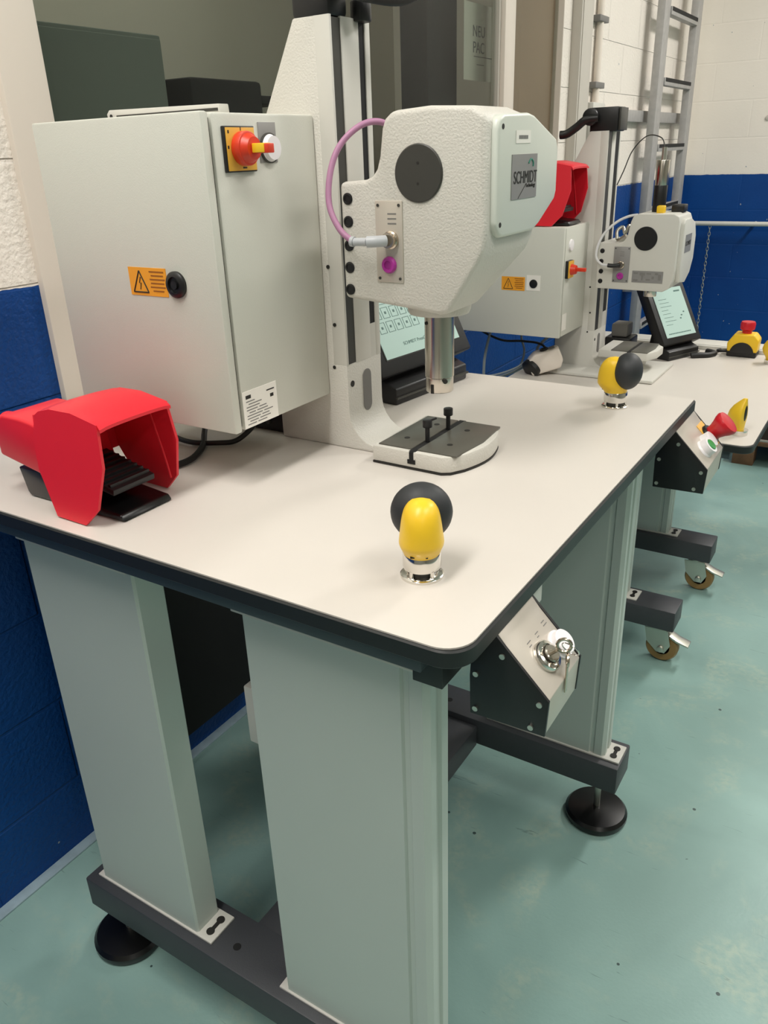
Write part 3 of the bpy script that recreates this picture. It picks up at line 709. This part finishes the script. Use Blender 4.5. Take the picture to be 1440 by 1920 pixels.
bd = MB().box(ox+.2255, ox+.2262, oy-.005, oy+.060, oz+.335, oz+.380).build('badge', M['badge'], p2cv)
text_mb('SCHMIDT', .0155).xf(T(ox+.2263, oy+.0275, oz+.357) @ FACE_PX @ Matrix.Diagonal((.85, 1, 1, 1))).build('badge_lettering', M['ink'], bd)
rp = MB().box(ox+.108, ox+.189, hy-.001, hy+.0002, oz+.262, oz+.292).build('rating_plate', M['badge'], p2h)
mb = MB()
for (a, b, c, d) in ((.112, .124, .284, .288), (.128, .142, .281, .288), (.133, .137, .268, .280), (.146, .158, .284, .287), (.160, .166, .272, .279), (.168, .176, .283, .288), (.177, .184, .270, .284), (.112, .124, .266, .270), (.145, .156, .268, .272)):
    mb.box(ox+a, ox+b, hy-.0014, hy-.0009, oz+c, oz+d)
mb.build('plate_text', M['inkgrey'], rp)
MB().tube([(ox+.074, hy-.010, oz+.3055), (ox+.060, hy-.018, oz+.3045), (ox+.046, hy-.020, oz+.3055)], .0055, 12, 4).build('cable_plug', M['black'], p2p)
MB().tube([(ox+.046, hy-.020, oz+.3055), (ox+.028, hy-.020, oz+.3080), (ox+.012, hy-.016, oz+.325), (ox+.012, hy-.008, oz+.355), (ox+.022, hy+.01, oz+.385), (ox+.045, hy+.03, oz+.41), (ox+.072, hy+.04, oz+.424), (ox+.095, hy+.05, oz+.428)], .0035, 10, 6).build('white_cable', M['whitecable'], p2p)
mb = MB().tube([(ox+.045, hy+.05, oz+.365), (ox+.040, hy+.06, oz+.385), (ox+.052, hy+.07, oz+.395), (ox+.062, hy+.06, oz+.38), (ox+.072, hy+.06, oz+.40), (ox+.078, hy+.07, oz+.385)], .0045, 10, 5)
mb.cyl((ox+.048, hy+.055, oz+.355), (ox+.070, hy+.055, oz+.372), .010, seg=18)
mb.build('cable_gland', M['zinc'], p2h)
# force sensor tower on the head
mb = MB().cyl((ox+.140, oy+.030, oz+.425), (ox+.140, oy+.030, oz+.500), .017, seg=24, bev=.002); sn = mb.build('sensor_socket', M['black'], p2h)
MB().cyl((ox+.140, oy+.030, oz+.495), (ox+.140, oy+.030, oz+.560), .0165, seg=24, bev=.001).build('sensor_body', M['steel'], sn)
MB().cyl((ox+.140, oy+.030, oz+.560), (ox+.140, oy+.030, oz+.590), .0065, seg=14).build('sensor_tip', M['zinc'], sn)
MB().tube([(ox+.140, oy+.030, oz+.588), (ox+.128, oy+.035, oz+.612), (ox+.090, oy+.04, oz+.618), (ox+.055, oy+.04, oz+.585), (ox+.035, oy+.04, oz+.535), (ox+.020, oy+.04, oz+.500)], .0015, 8, 8).build('sensor_wire', M['darkgrey'], sn)
MB().box(ox+.147, ox+.167, hy+.030, hy+.050, oz+.432, oz+.452, .003).build('yellow_tag', M['yellow'], p2h)
MB().box(ox+.175, ox+.208, oy+.020, oy+.060, oz+.433, oz+.452, .003).build('rear_block', M['black'], p2h)
# crank on top of the column
mb = MB().box(ox-.054, ox+.020, oy+.004, oy+.070, oz+.632, oz+.690, .003); cl = mb.build('top_clamp', M['black'], p2)
MB().box(ox+.020, ox+.026, oy+.010, oy+.070, oz+.634, oz+.688, .001).build('clamp_face', M['darkgrey'], cl)
MB().tube([(ox-.030, oy-.004, oz+.665), (ox-.060, oy-.010, oz+.662), (ox-.085, oy-.010, oz+.645), (ox-.110, oy-.012, oz+.630), (ox-.128, oy-.014, oz+.628)], .0105, 14, 6).build('crank_handle', M['black'], cl)
MB().cyl((ox-.05, oy-.012, oz+.668), (ox-.05, oy+.006, oz+.668), .021, seg=24, bev=.003).build('crank_hub', M['black'], cl)

# ------------------------------------------------------------ palm buttons
def palm(label, x, y, z, rz, s=1.0):
    t = thing('palm_button', label, 'button', (x, y, z), world=False, rz=rz)
    t.scale = (s, s, s)
    bs = MB().lathe([(0, 0), (.0205, 0), (.0205, .0025), (.0185, .004), (0, .004)]).build('base_ring', M['chrome'], t)
    MB().lathe([(.0, .004), (.0135, .004), (.0145, .0095), (0, .0095)]).build('base_gap', M['darkgrey'], t)
    mb = MB().lathe([(0, .0095), (.0175, .0095), (.0180, .0115), (.0180, .0235), (.0172, .025), (0, .025)])
    col1 = mb.build('chrome_collar', M['chrome'], t)
    for k in range(5):
        a = 2*math.pi*k/5
        MB().cyl((.0160*math.cos(a), .0160*math.sin(a), .003), (.0160*math.cos(a), .0160*math.sin(a), .0105), .0022, seg=10).build('spacer', M['chrome'], col1)
    # yellow shell: neck blending into a tall oval
    mb = MB(); n = 22; rings = []
    tb = bmesh.new(); seg = 36
    for i in range(n+1):
        u = i/n; zz = .022+.058*u
        if u < .28:
            k = u/.28; q_ = k*k*(3-2*k); rx = .0168+(.0245-.0168)*q_; ry = .0168+(.0208-.0168)*q_; cx = -.005*k
        else:
            k = (u-.28)/.72; f = math.sqrt(max(0, 1-k**3)); rx = .0245*f; ry = (.0208-.0050*k)*(max(0, 1-k**6)**.5); cx = -.005
        if i == n: rings.append([tb.verts.new((cx, 0, zz))])
        else: rings.append([tb.verts.new((cx+rx*math.cos(2*math.pi*q/seg), ry*math.sin(2*math.pi*q/seg), zz)) for q in range(seg)])
    for a, b in zip(rings, rings[1:]):
        for q in range(seg):
            if len(b) == 1: tb.faces.new((a[q], a[(q+1) % seg], b[0]))
            else: tb.faces.new((a[q], a[(q+1) % seg], b[(q+1) % seg], b[q]))
    tb.faces.new(rings[0][::-1]); mb._merge(tb)
    mb.build('yellow_shell', M['yellow'], t)
    MB().ell((.0155, 0, .058), (.0225, .0290, .0285)).build('black_pad', M['darkblack'], t)
    mb = MB().box(-.0210, -.0196, -.006, -.004, .0275, .0290); mb.box(-.0204, -.019, .006, .010, .0275, .029)
    mb.build('position_marks', M['ink'], t)
    return t
M['darkblack'] = mat('pad_charcoal', (40, 42, 44), 0.55)
def ang(dx, dy): return math.atan2(dy, dx)
palm('yellow and black palm button at the near front corner of the nearest bench', -.094, .102, .84, ang(-.48, .88))
palm('palm button at the far end of the nearest bench, black pad turned right', -.099, .700, .84, ang(.93, .15), .95)

# palm button of the low bench, seen edge-on
def guard(label, x, y, z, rz, s=1.0):
    t = thing('palm_button', label, 'button', (x, y, z), world=False, rz=rz); t.scale = (s, s, s)
    MB().lathe([(0, 0), (.018, 0), (.018, .012), (0, .012)]).build('base_ring', M['chrome'], t)
    prof = [(.018, .010), (.022, .020), (.030, .030), (.034, .042), (.031, .054), (.024, .065), (.014, .075), (.005, .083)]
    tb = bmesh.new(); mb = MB(); rings = []
    for (r, zz) in prof:
        rings.append([tb.verts.new((.004+r*math.cos(a) if math.cos(a) < 0 else .004+.004*math.cos(a), r*.62*math.sin(a), zz)) for a in [2*math.pi*q/28 for q in range(28)]])
    for a, b in zip(rings, rings[1:]):
        for q in range(28): tb.faces.new((a[q], a[(q+1) % 28], b[(q+1) % 28], b[q]))
    tb.faces.new(rings[0][::-1]); tb.faces.new(rings[-1]); mb._merge(tb)
    mb.build('yellow_shell', M['yellow'], t)
    MB().ell((.0078, .0, .050), (.0022, .007, .018)).build('black_pad', M['black'], t)
    return t
guard('flat-sided yellow palm button on the near corner of the low bench behind a red button', -.012, 1.385, .60, R(-12), 1.0)
guard('yellow palm button at the far corner of the low bench, cut by the photo edge', -.050, 2.08, .60, R(-25), 1.0)

# ------------------------------------------------------------ control boxes under the front edge
def control_box(label, y0, y1, dz=0.0):
    root = thing('control_box', label, 'control box', (0, (y0+y1)/2, .729+dz))
    P = [(-.022, .8155), (.004, .8155), (.008, .8085), (.047, .7675), (.045, .7300), (-.026, .7285), (-.026, .770), (-.022, .776)]
    P = [(-.024, .8205), (-.0035, .8205), (.0065, .8085), (.047, .7675), (.045, .7300), (-.026, .7285), (-.027, .770)]
    P = [(a, b+dz) for a, b in P]
    MB().prism(P, 'y', y0+.0035, y1-.0035, .0008).build('housing', M['panelalu'], root)
    Q = [(a*1.0+(.0008 if a > 0 else -.0008), b) for a, b in P]
    for (a, b) in ((y0, y0+.0035), (y1-.0035, y1)):
        pl = MB().prism(Q, 'y', a, b, .0006).build('end_plate', M['black'], root, 'black end plate with five screws')
        for (sx, sz) in ((.0035, .8005), (-.0215, .7735), (-.0215, .7355), (.0395, .7625), (.0325, .7355)):
            yy = a if a == y0 else b
            sg = -1 if a == y0 else 1
            MB().cyl((sx, yy, sz+dz), (sx, yy+sg*.0014, sz+dz), .0027, seg=14).build('screw', M['zinc'], pl)
    return root
SLN = Vector((.041, 0, .0405)).normalized()       # outward normal of the slanted front
def on_slant(u, y, dz=0.0):  # u 0..1 from the top edge of the slant down
    return Vector((.0065+.0405*u, y, .8085-.041*u+dz))
k1 = control_box('slanted aluminium control box with key switch under the near corner of the bench', .070, .152)
o_ = on_slant(.55, .108)
ks = MB().lathe([(.0, 0), (.0150, 0), (.0150, .0035), (.0135, .0055), (.0105, .0060), (.0100, .0035), (0, .0035)], o_, SLN, 36).build('key_switch', M['chrome'], k1)
MB().lathe([(0, .003), (.0085, .003), (.0085, .0085), (.0075, .0095), (0, .0095)], o_, SLN, 30).build('key_barrel', M['steel'], ks)
tip = o_+SLN*.0095
mb = MB(); side = Vector((0, 1, 0)); down = Vector((.7, 0, -.7))
mb.tube([tip, tip+SLN*.006], .0016, 8, 1)
mb.box(-.001, .001, -.006, .006, -.0, .012, .001)
keyp = mb.bm.verts[:]
kb = MB().tube([o_+SLN*.009, o_+SLN*.0155], .0015, 8, 1)
# key bow: a flat oval ring, and a spare key hanging from a split ring
def ring(c, n, r, tr, seg=20):
    n = n.normalized(); a = n.orthogonal().normalized(); b = n.cross(a)
    pts = [c+r*(math.cos(2*math.pi*k/seg)*a+math.sin(2*math.pi*k/seg)*b) for k in range(seg+1)]
    return pts, tr
bowc = o_+SLN*.0215+Vector((0, .003, 0))
pts, tr = ring(bowc, Vector((.35, -.8, .1)), .0062, .0016); kb.tube(pts, tr, 8, 1)
kb.build('key', M['brass'], ks)
pts, tr = ring(bowc+Vector((.004, .006, -.006)), Vector((.2, .9, .5)), .0085, .0006)
MB().tube(pts, tr, 8, 1).build('split_ring', M['chrome'], ks)
sp = MB(); c0 = bowc+Vector((.004, .000, -.014))
pts, tr = ring(c0, Vector((.9, .4, .0)), .0055, .0015); sp.tube(pts, tr, 8, 1)
sp.box(c0.x-.0008, c0.x+.0008, c0.y-.0022, c0.y+.0022, c0.z-.034, c0.z-.005, .0004)
sp.build('spare_key', M['brass'], ks)
mb.bm.free()
o2 = on_slant(.60, .1345)
wb = MB().lathe([(0, 0), (.0138, 0), (.0138, .0020), (.0122, .0030), (.0120, .0085), (.0110, .0095), (0, .0098)], o2, SLN, 32).build('white_button', M['whitebutton'], k1)
mb = MB()
for (u, yy, ln) in ((.20, .098, .012), (.20, .116, .010), (.26, .098, .008), (.26, .116, .006), (.16, .134, .010), (.22, .134, .012)):
    a = on_slant(u, yy)+SLN*.0001; mb.tube([a, a+Vector((0, ln*.6, 0))], .00045, 4, 1)
mb.build('engraving', M['inkgrey'], k1)

k2 = control_box('slanted control box with red mushroom button under the far corner of the bench', .684, .800, 0)
o3 = on_slant(.50, .781)
MB().prism([(.002, .800), (.0, .80)], 'y', 0, 0) if False else None
MB().lathe([(0, .0009), (.0165, .0009), (.0165, .004), (.0150, .006), (0, .006)], o3, SLN, 32).build('black_collar', M['black'], k2)
e = MB().lathe([(0, 0), (.0125, 0), (.0118, .006), (.0122, .012), (.0150, .020), (.0180, .026), (.0195, .032), (.0180, .036), (.010, .0375), (0, .038)], o3, SLN, 40).build('mushroom_button', M['redbutton'], k2)
mb = MB(); Rm = Vector((0, 0, 1)).rotation_difference(SLN).to_matrix().to_4x4()
mb.box(-.024, .020, -.017, .014, 0, .0009, .0003); mb.xf(T(*o3) @ Rm); mb.build('yellow_field', M['yellowplate'], k2)
o4 = on_slant(.62, .728)
gb = MB().lathe([(0, 0), (.0145, 0), (.0140, .002), (.0130, .003), (.0125, .013), (0, .0140)], o4, SLN, 30).build('start_button', M['whitebutton'], k2, 'white push button with green face')
MB().lathe([(0, .0138), (.0088, .0138), (.0080, .0148), (0, .0150)], o4, SLN, 30).build('green_face', M['greenbutton'], gb)
o5 = on_slant(.55, .751)
MB().lathe([(0, 0), (.0135, 0), (.0130, .003), (.0125, .012), (0, .0135)], o5, SLN, 30).build('white_button', M['whitebutton'], k2)

# ------------------------------------------------------------ foot pedals
def pedal(label, loc, rz=0, s=1.0, sz=1.0):
    t = thing('foot_pedal', label, 'pedal', loc, world=False, rz=rz); t.scale = (s, s, s*sz)
    # local: x along opening (opening at +x), y across (0..0.124), z up; origin below the opening, at the near side
    prof = [(-.050, .002), (-.002, .001), (.020, .022), (.034, .070), (.030, .1165), (-.060, .1235), (-.072, .116), (-.078, .085), (-.074, .052)]
    prof2 = [(-.050, .002), (-.002, .001), (.020, .022), (.034, .070), (.030, .1160), (-.010, .1235), (-.045, .1232), (-.064, .1185), (-.072, .113), (-.078, .085), (-.074, .052)]
    cyc = .062
    mb = MB()
    def sidew(s_):
        tb = bmesh.new()
        def pt(p, inner):
            x, z = p; y = .062-.013*(z/.12)-(.0035 if inner else 0)
            return (x, cyc+s_*y, z)
        A = [tb.verts.new(pt(p, False)) for p in prof2]; B = [tb.verts.new(pt(p, True)) for p in prof2]
        tb.faces.new(A); tb.faces.new(B[::-1]); n = len(prof2)
        for i in range(n): tb.faces.new((A[i], B[i], B[(i+1) % n], A[(i+1) % n]))
        return tb
    mb._merge(sidew(-1), .0012, 2); mb._merge(sidew(1), .0012, 2)
    # top: arched sheet from the back to the lip
    tb = bmesh.new(); n = 12; rows = []
    for (x, z, wd) in ((.0345, .113, .0495), (.030, .1175, .0485), (-.010, .1250, .0480), (-.045, .1245, .0475), (-.066, .119, .0475), (-.073, .112, .0490)):
        row = []
        for k in range(n+1):
            u = -1+2*k/n
            row.append((x, cyc+wd*u, z+.0012*(1-u*u)-.0015*(abs(u)**8)))
        rows.append(row)
    V = [[tb.verts.new(p) for p in r] for r in rows]; U = [[tb.verts.new((p[0], p[1], p[2]-.0035)) for p in r] for r in rows]
    for i in range(len(V)-1):
        for k in range(n):
            tb.faces.new((V[i][k], V[i][k+1], V[i+1][k+1], V[i+1][k])); tb.faces.new((U[i][k], U[i+1][k], U[i+1][k+1], U[i][k+1]))
    for i in range(len(V)-1):
        tb.faces.new((V[i][0], V[i+1][0], U[i+1][0], U[i][0])); tb.faces.new((V[i][n], U[i][n], U[i+1][n], V[i+1][n]))
    for k in range(n):
        tb.faces.new((V[0][k], U[0][k], U[0][k+1], V[0][k+1])); tb.faces.new((V[-1][k], V[-1][k+1], U[-1][k+1], U[-1][k]))
    mb._merge(tb)
    # back wall of the hood
    mb.prism([(cyc-.056, .045), (cyc+.056, .045), (cyc+.050, .114), (cyc-.050, .114)], 'x', -.0745, -.0715, .001)
    gd = mb.build('guard', M['red'], t)
    # rib lines on the flared inner edge
    for s_ in (-1, 1):
        MB().tube([(.010, cyc+s_*.0560, .018), (.006, cyc+s_*.0525, .060), (-.002, cyc+s_*.0465, .116)], .0016, 8, 5).build('guard_rib', M['red'], gd)
    # tail of the body
    tb2 = MB(); tb2.prism([(-.170, .048), (-.170, .094), (-.150, .100), (-.120, .100), (-.100, .098), (-.073, .092), (-.060, .036), (-.072, .030)], 'y', cyc-.040, cyc+.040, .004, 3)
    tb2.cyl((-.205, cyc, .070), (-.170, cyc, .070), .016, .018, seg=24)
    tb2.build('body', M['red'], t)
    tb3 = MB(); tb3.prism([(-.138, .006), (-.146, .036), (-.060, .036), (-.02, .012), (.025, .008), (.030, .001), (-.134, .001)], 'y', cyc-.036, cyc+.036, .002)
    tb3.build('base', M['rubber'], t)
    tb4 = MB(); tb4.prism([(-.070, .040), (.012, .026), (.013, .033), (-.066, .052)], 'y', cyc-.030, cyc+.030, .001)
    for k in range(7):
        tb4.box(-.054+.0095*k, -.050+.0095*k, cyc-.028, cyc+.028, .0465-.0022*k, .0510-.0022*k)
    tb4.build('treadle', M['black'], t)
    return t
pedal('red hooded foot pedal lying at the back left corner of the nearest bench', (-.468, .021, .8402))
pedal('red hooded foot pedal standing on the small cabinet beside the second press', (-.568, 1.625, 1.0102), 0, 1.22, 1.02)

# ------------------------------------------------------------ monitors
def monitor(label, loc, rz, w, h, tilt, keypad, bez=.024):
    t = thing('touch_panel', label, 'monitor', loc, world=False, rz=rz)
    # local: screen faces -y, bottom of the bezel raised
    Rt = T(0, 0, .048) @ Matrix.Rotation(tilt, 4, 'X')
    W = w/2+bez
    cs = MB().box(-W, W, 0, .034, 0, h+2*bez, .004).xf(Rt).build('casing', M['black'], t)
    MB().box(-w/2-.002, w/2+.002, -.0008, .0004, bez-.002, bez+h+.002).xf(Rt).build('screen_rim', M['ink'], cs)
    s = MB().box(-w/2, w/2, -.0016, 0, bez, bez+h).xf(Rt).build('screen', M['screen'], cs)
    mb = MB()
    if keypad:
        for r_ in range(4):
            for c_ in range(5):
                x = -w/2+.010+.0205*c_; z = bez+.040+.0225*r_
                for (a, b, c, d) in ((x, x+.016, z, z+.0007), (x, x+.016, z+.017, z+.0177), (x, x+.0007, z, z+.0177), (x+.0153, x+.016, z, z+.0177)):
                    mb.box(a, b, -.0020, -.0014, c, d)
                mb.box(x+.006, x+.010, -.0020, -.0014, z+.007, z+.011)
    else:
        for k in range(8):
            z = bez+h*(.25+.075*k); mb.box(-w*.38, -w*.38+w*(.22+.05*((k*3) % 4)), -.0020, -.0014, z, z+.0010)
        for (a, b) in ((.20, .40), (.30, .46), (.14, .34)):
            mb.box(w*a, w*a+.006, -.0020, -.0014, bez+h*b, bez+h*b+.004)
        mb.box(w*.22, w*.42, -.0020, -.0014, bez+h*.90, bez+h*.93)
    mb.xf(Rt).build('screen_graphics', M['screenink'], s)
    if keypad:
        text_mb('SCHMIDT PressControl', .0078).xf(Rt @ T(-w*.04, -.0016, bez+.017) @ FACE_NY).build('screen_text', M['screenink'], s)
    else:
        mb = MB()
        for k in range(14): mb.box(-w*.40+w*.055*k, -w*.40+w*.055*k+w*.04, -.002, -.0014, bez+.009, bez+.012)
        mb.xf(Rt).build('screen_text', M['screenink'], s)
    st = MB().prism([(-.006, 0), (.11, 0), (.11, .012), (.075, .030), (.060, .11), (.030, .10), (.022, .036), (-.006, .026)], 'x', -W*.80, W*.80, .003).build('stand', M['black'], t)
    MB().box(-W*.81, W*.81, -.009, -.006, .010, .013).build('stand_groove', M['darkgrey'], st)
    return t
monitor('black touch panel with a keypad page behind the column of the nearest press', (-.392, .655, .8402), R(82.8), .195, .15, R(-28), True)
monitor('black tilted touch panel behind the second press, beside the blue wall', (-.2946, 2.052, .6002), R(64.7), .130, .153, R(-31), False, .020)
# mount of the second panel, seen from behind-left
t = thing('instrument', 'dark small instrument with grey top behind the second press column', 'instrument', (-.475, 2.02, .6002))
MB().box(-.515, -.435, 1.98, 2.06, .6003, .66, .005).build('case', M['black'], t)
MB().box(-.50, -.45, 1.99, 2.05, .66, .70, .006).build('grey_top', M['inkgrey'], t)

# ------------------------------------------------------------ emergency stop box on the low bench
t = thing('emergency_stop', 'yellow and black emergency stop box with red button on the low bench', 'emergency stop', (-.138, 2.13, .6002))
x0, x1, y0, y1, z0 = -.182, -.098, 2.125, 2.185, .6003
MB().box(x0, x1, y0, y1, z0, z0+.016, .003).build('lower_case', M['black'], t)
mb = MB().prism([(x0, z0+.014), (x1, z0+.014), (x1+.002, z0+.052), (x1-.012, z0+.068), (x0+.016, z0+.068), (x0-.002, z0+.040)], 'y', y0+.002, y1-.002, .004, 3)
mb.build('upper_case', M['yellow'], t)
mb = MB().prism([(x0+.042+a, z0+.010+b) for a, b in arc(0, 0, .034, 0, 180, 14)], 'y', y0-.001, y0+.004, .001); mb.build('front_arch', M['black'], t)
MB().lathe([(0, 0), (.013, 0), (.014, .010), (.0205, .014), (.0215, .030), (.019, .036), (0, .038)], ((x0+x1)/2+.004, (y0+y1)/2, z0+.066), (0, 0, 1), 32).build('mushroom_button', M['redbutton'], t)
MB().tube([(x0+.002, y0+.02, z0+.012), (x0-.022, y0+.018, z0+.010), (x0-.03, y0+.03, z0+.008), (x0-.028, y0+.055, z0+.006)], .0045, 10, 5).build('cable_entry', M['black'], t)

# ------------------------------------------------------------ grey plug unit on the low bench
t = thing('grey_socket_unit', 'light grey socket unit with a round black end leaning on the low bench', 'socket', (-.60, 1.70, .6002), world=False)
tl = T(0, 0, .037) @ Matrix.Rotation(R(25), 4, 'Z') @ Matrix.Rotation(R(-22), 4, 'Y')
MB().prism([(-.045, -.024), (.038, -.030), (.052, -.010), (.050, .026), (-.020, .034), (-.045, .020)], 'y', -.028, .026, .006, 3).xf(tl).build('case', M['winframe'], t)
MB().lathe([(0, 0), (.029, 0), (.029, .012), (.022, .017), (0, .017)], (-.036, -.010, -.002), (-.75, -.55, -.25), 28).xf(tl).build('black_cap', M['black'], t)
MB().lathe([(0, 0), (.012, 0), (.012, .003), (.007, .003), (.007, .001), (0, .001)], (.010, -.004, .0325), (.1, -.1, 1), 22).xf(tl).build('socket', M['ink'], t)
MB().box(.022, .040, -.012, .010, .0285, .0310).xf(tl).build('switch_slot', M['inkgrey'], t)

# ------------------------------------------------------------ cables
tag(MB().tube([(-.60, .345, .905), (-.585, .335, .872), (-.560, .300, .848), (-.528, .262, .8455), (-.507, .215, .8455), (-.520, .180, .8455), (-.560, .165, .8455), (-.61, .17, .8455), (-.66, .21, .8455)], .0042, 10, 8).build('power_cable', M['cord']),
    'black cable looping out from under the large cabinet, nearer the red pedal', 'cable')
tag(MB().tube([(-.50, .350, .905), (-.490, .335, .870), (-.500, .305, .848), (-.520, .285, .8457), (-.560, .270, .8457), (-.62, .285, .8457), (-.68, .31, .8457)], .0036, 10, 8).build('power_cable', M['cord']),
    'black cable behind the nearer loop, under the large cabinet', 'cable')
MBk = thing('power_supply', 'black box under the large cabinet, against the press column', 'power supply', (-.52, .385, .8402))
MB().box(-.565, -.470, .372, .430, .8403, .872, .003).build('case', M['black'], MBk)
MB().cyl((-.50, .368, .855), (-.50, .372, .855), .004, seg=12).build('socket', M['darkgrey'], MBk)
gl = [([(-.79, 1.76, .724), (-.80, 1.74, .66), (-.80, 1.72, .60), (-.79, 1.72, .56), (-.72, 1.74, .58), (-.665, 1.78, .62), (-.655, 1.80, .66), (-.60, 1.82, .70), (-.56, 1.83, .65)], .0045, 'greycable', 'grey cable arching between the small cabinet and the low bench'),
      ([(-.845, 1.72, .735), (-.82, 1.74, .70), (-.76, 1.76, .672), (-.70, 1.78, .670), (-.64, 1.79, .66), (-.61, 1.80, .605)], .0035, 'cord', 'black cable sagging under the small cabinet'),
      ([(-.70, 1.80, .724), (-.715, 1.80, .68), (-.70, 1.79, .64), (-.705, 1.78, .60), (-.73, 1.77, .56), (-.80, 1.76, .53)], .0035, 'greycable', 'thin grey cable dropping behind the low bench'),
      ([(-.88, 1.62, .66), (-.87, 1.64, .60), (-.82, 1.68, .575), (-.76, 1.70, .578), (-.70, 1.73, .60), (-.66, 1.76, .63), (-.64, 1.79, .606)], .0030, 'greycable', 'thin grey cable sagging behind the nearest bench')]
for pts, r_, mm_, lab in gl:
    tag(MB().tube(pts, r_, 8, 8).build('cable', M[mm_]), lab, 'cable', None)
tag(MB().tube([(-.27, 2.06, .606), (-.25, 2.07, .608), (-.225, 2.09, .606), (-.215, 2.12, .606), (-.24, 2.14, .606)], .009, 12, 6).build('cable_loop', M['cord']),
    'thick black cable end at the foot of the second touch panel', 'cable')

# ------------------------------------------------------------ ladder, rail, chain, wall fittings
lx = -.84
ld = thing('wall_ladder', 'galvanised ladder fixed upright to the wall in the far corner', 'ladder', (lx, 3.83, 0))
for yy in (3.50, 4.07):
    MB().box(lx-.016, lx+.016, yy-.043, yy+.043, 0.0, CEIL-.02, .0008).build('rail', M['ladder'], ld)
for k in range(9):
    z = 1.181+.2665*(k-4)
    if 0.05 < z < CEIL-.1:
        rg = MB().box(lx-.012, lx+.020, 3.55, 4.03, z-.018, z+.012, .001).build('rung', M['ladder'], ld)
        MB().box(lx+.019, lx+.0215, 3.56, 4.02, z-.003, z+.012).build('rung_tread', M['blackmatt'], rg)
for z in (.55, 2.2):
    for yy in (3.50, 4.07): MB().box(WX, lx, yy-.02, yy+.02, z, z+.03, .001).build('wall_bracket', M['ladder'], ld)
tag(MB().box(WX, WX+.030, 2.95, 4.30, 1.285, 1.330, .002).build('wall_channel', M['ladder']), 'grey horizontal metal channel on the wall behind the ladder', 'channel')
hr = thing('handrail', 'thin white horizontal rail in front of the blue far wall', 'rail', (.5, 4.38, .79))
MB().cyl((-.86, 4.36, .790), (2.2, 4.36, .790), .012, seg=16).build('tube', M['smoothwhite'], hr)
for xx in (-.5, .6, 1.7): MB().cyl((xx, 4.36, .790), (xx, FY, .790), .008, seg=12).build('wall_bracket', M['smoothwhite'], hr)
mb = MB()
for k in range(34):
    z = .775-.0195*k; a = (k % 2)*math.pi/2
    pts = [(-.715+.006*math.cos(u)*math.cos(a), 4.355+.006*math.cos(u)*math.sin(a), z+.0125*math.sin(u)) for u in [2*math.pi*q/12 for q in range(13)]]
    mb.tube(pts, .0020, 6, 1)
tag(mb.build('chain', M['zinc']), 'steel chain hanging from the white rail against the blue wall', 'chain')
tr = thing('cable_trunking', 'grey vertical cable trunking on the wall right of the window', 'trunking', (WX, 2.70, 1.0))
MB().box(WX, WX+.035, 2.60, 2.72, .30, CEIL, .003).build('channel', M['trunk'], tr)
MB().box(WX+.035, WX+.038, 2.61, 2.71, .30, CEIL, .001).build('lid', M['trunk'], tr)
tr2 = thing('conduit', 'slim pale conduit held by two clips beside the trunking', 'conduit', (WX, 2.85, 1.36))
MB().cyl((WX+.016, 2.85, 1.34), (WX+.016, 2.85, CEIL), .013, seg=16).build('tube', M['winframe'], tr2)
for z in (1.405, 1.62, 2.1):
    MB().box(WX, WX+.032, 2.80, 2.90, z-.010, z+.010, .002).build('clip', M['inkgrey'], tr2)
tb = thing('switch_box', 'white switch box on the wall below the conduit clips', 'switch', (WX, 2.78, 1.3))
MB().box(WX+.001, WX+.050, 2.735, 2.87, 1.19, 1.345, .005).build('case', M['smoothwhite'], tb)
MB().box(WX+.050, WX+.055, 2.76, 2.845, 1.23, 1.31, .003).build('rocker', M['trunk'], tb)
nk = tag(MB().lathe([(.0, 0), (.012, 0), (.012, .006), (.006, .008), (0, .008)], (-.515, FY, 1.298), (0, -1, 0), 20).build('wall_plug', M['trunk']), 'small round fitting on the white far wall at the photo edge', 'fitting')

# ------------------------------------------------------------ pallet with load
pt = thing('pallet', 'brown wooden pallet on the floor behind the low bench', 'pallet', (.15, 3.0, 0))
mb = MB()
for k in range(7): MB().box(-.22, .60, 2.85+.115*k, 2.93+.115*k, .085, .102, .002).build('deck_board', M['wood'], pt)
for xx in (-.22, .15, .52):
    for yy in (2.85, 3.2, 3.54): MB().box(xx, xx+.08, yy, yy+.08, 0, .066, .002).build('block', M['wood'], pt)
    MB().box(xx, xx+.08, 2.85, 3.62, .066, .085, .002).build('stringer', M['wood'], pt)
ldx = thing('crate', 'dark brown crate with a pale rim standing on the pallet', 'crate', (.2, 3.1, .102))
MB().box(-.17, .50, 2.86, 3.50, .102, .24, .004).build('body', M['brownload'], ldx)
MB().box(-.175, .505, 2.855, 3.505, .102, .112, .002).build('rim', M['trunk'], ldx)

for o in D.objects:
    if '_world' in o: del o['_world']
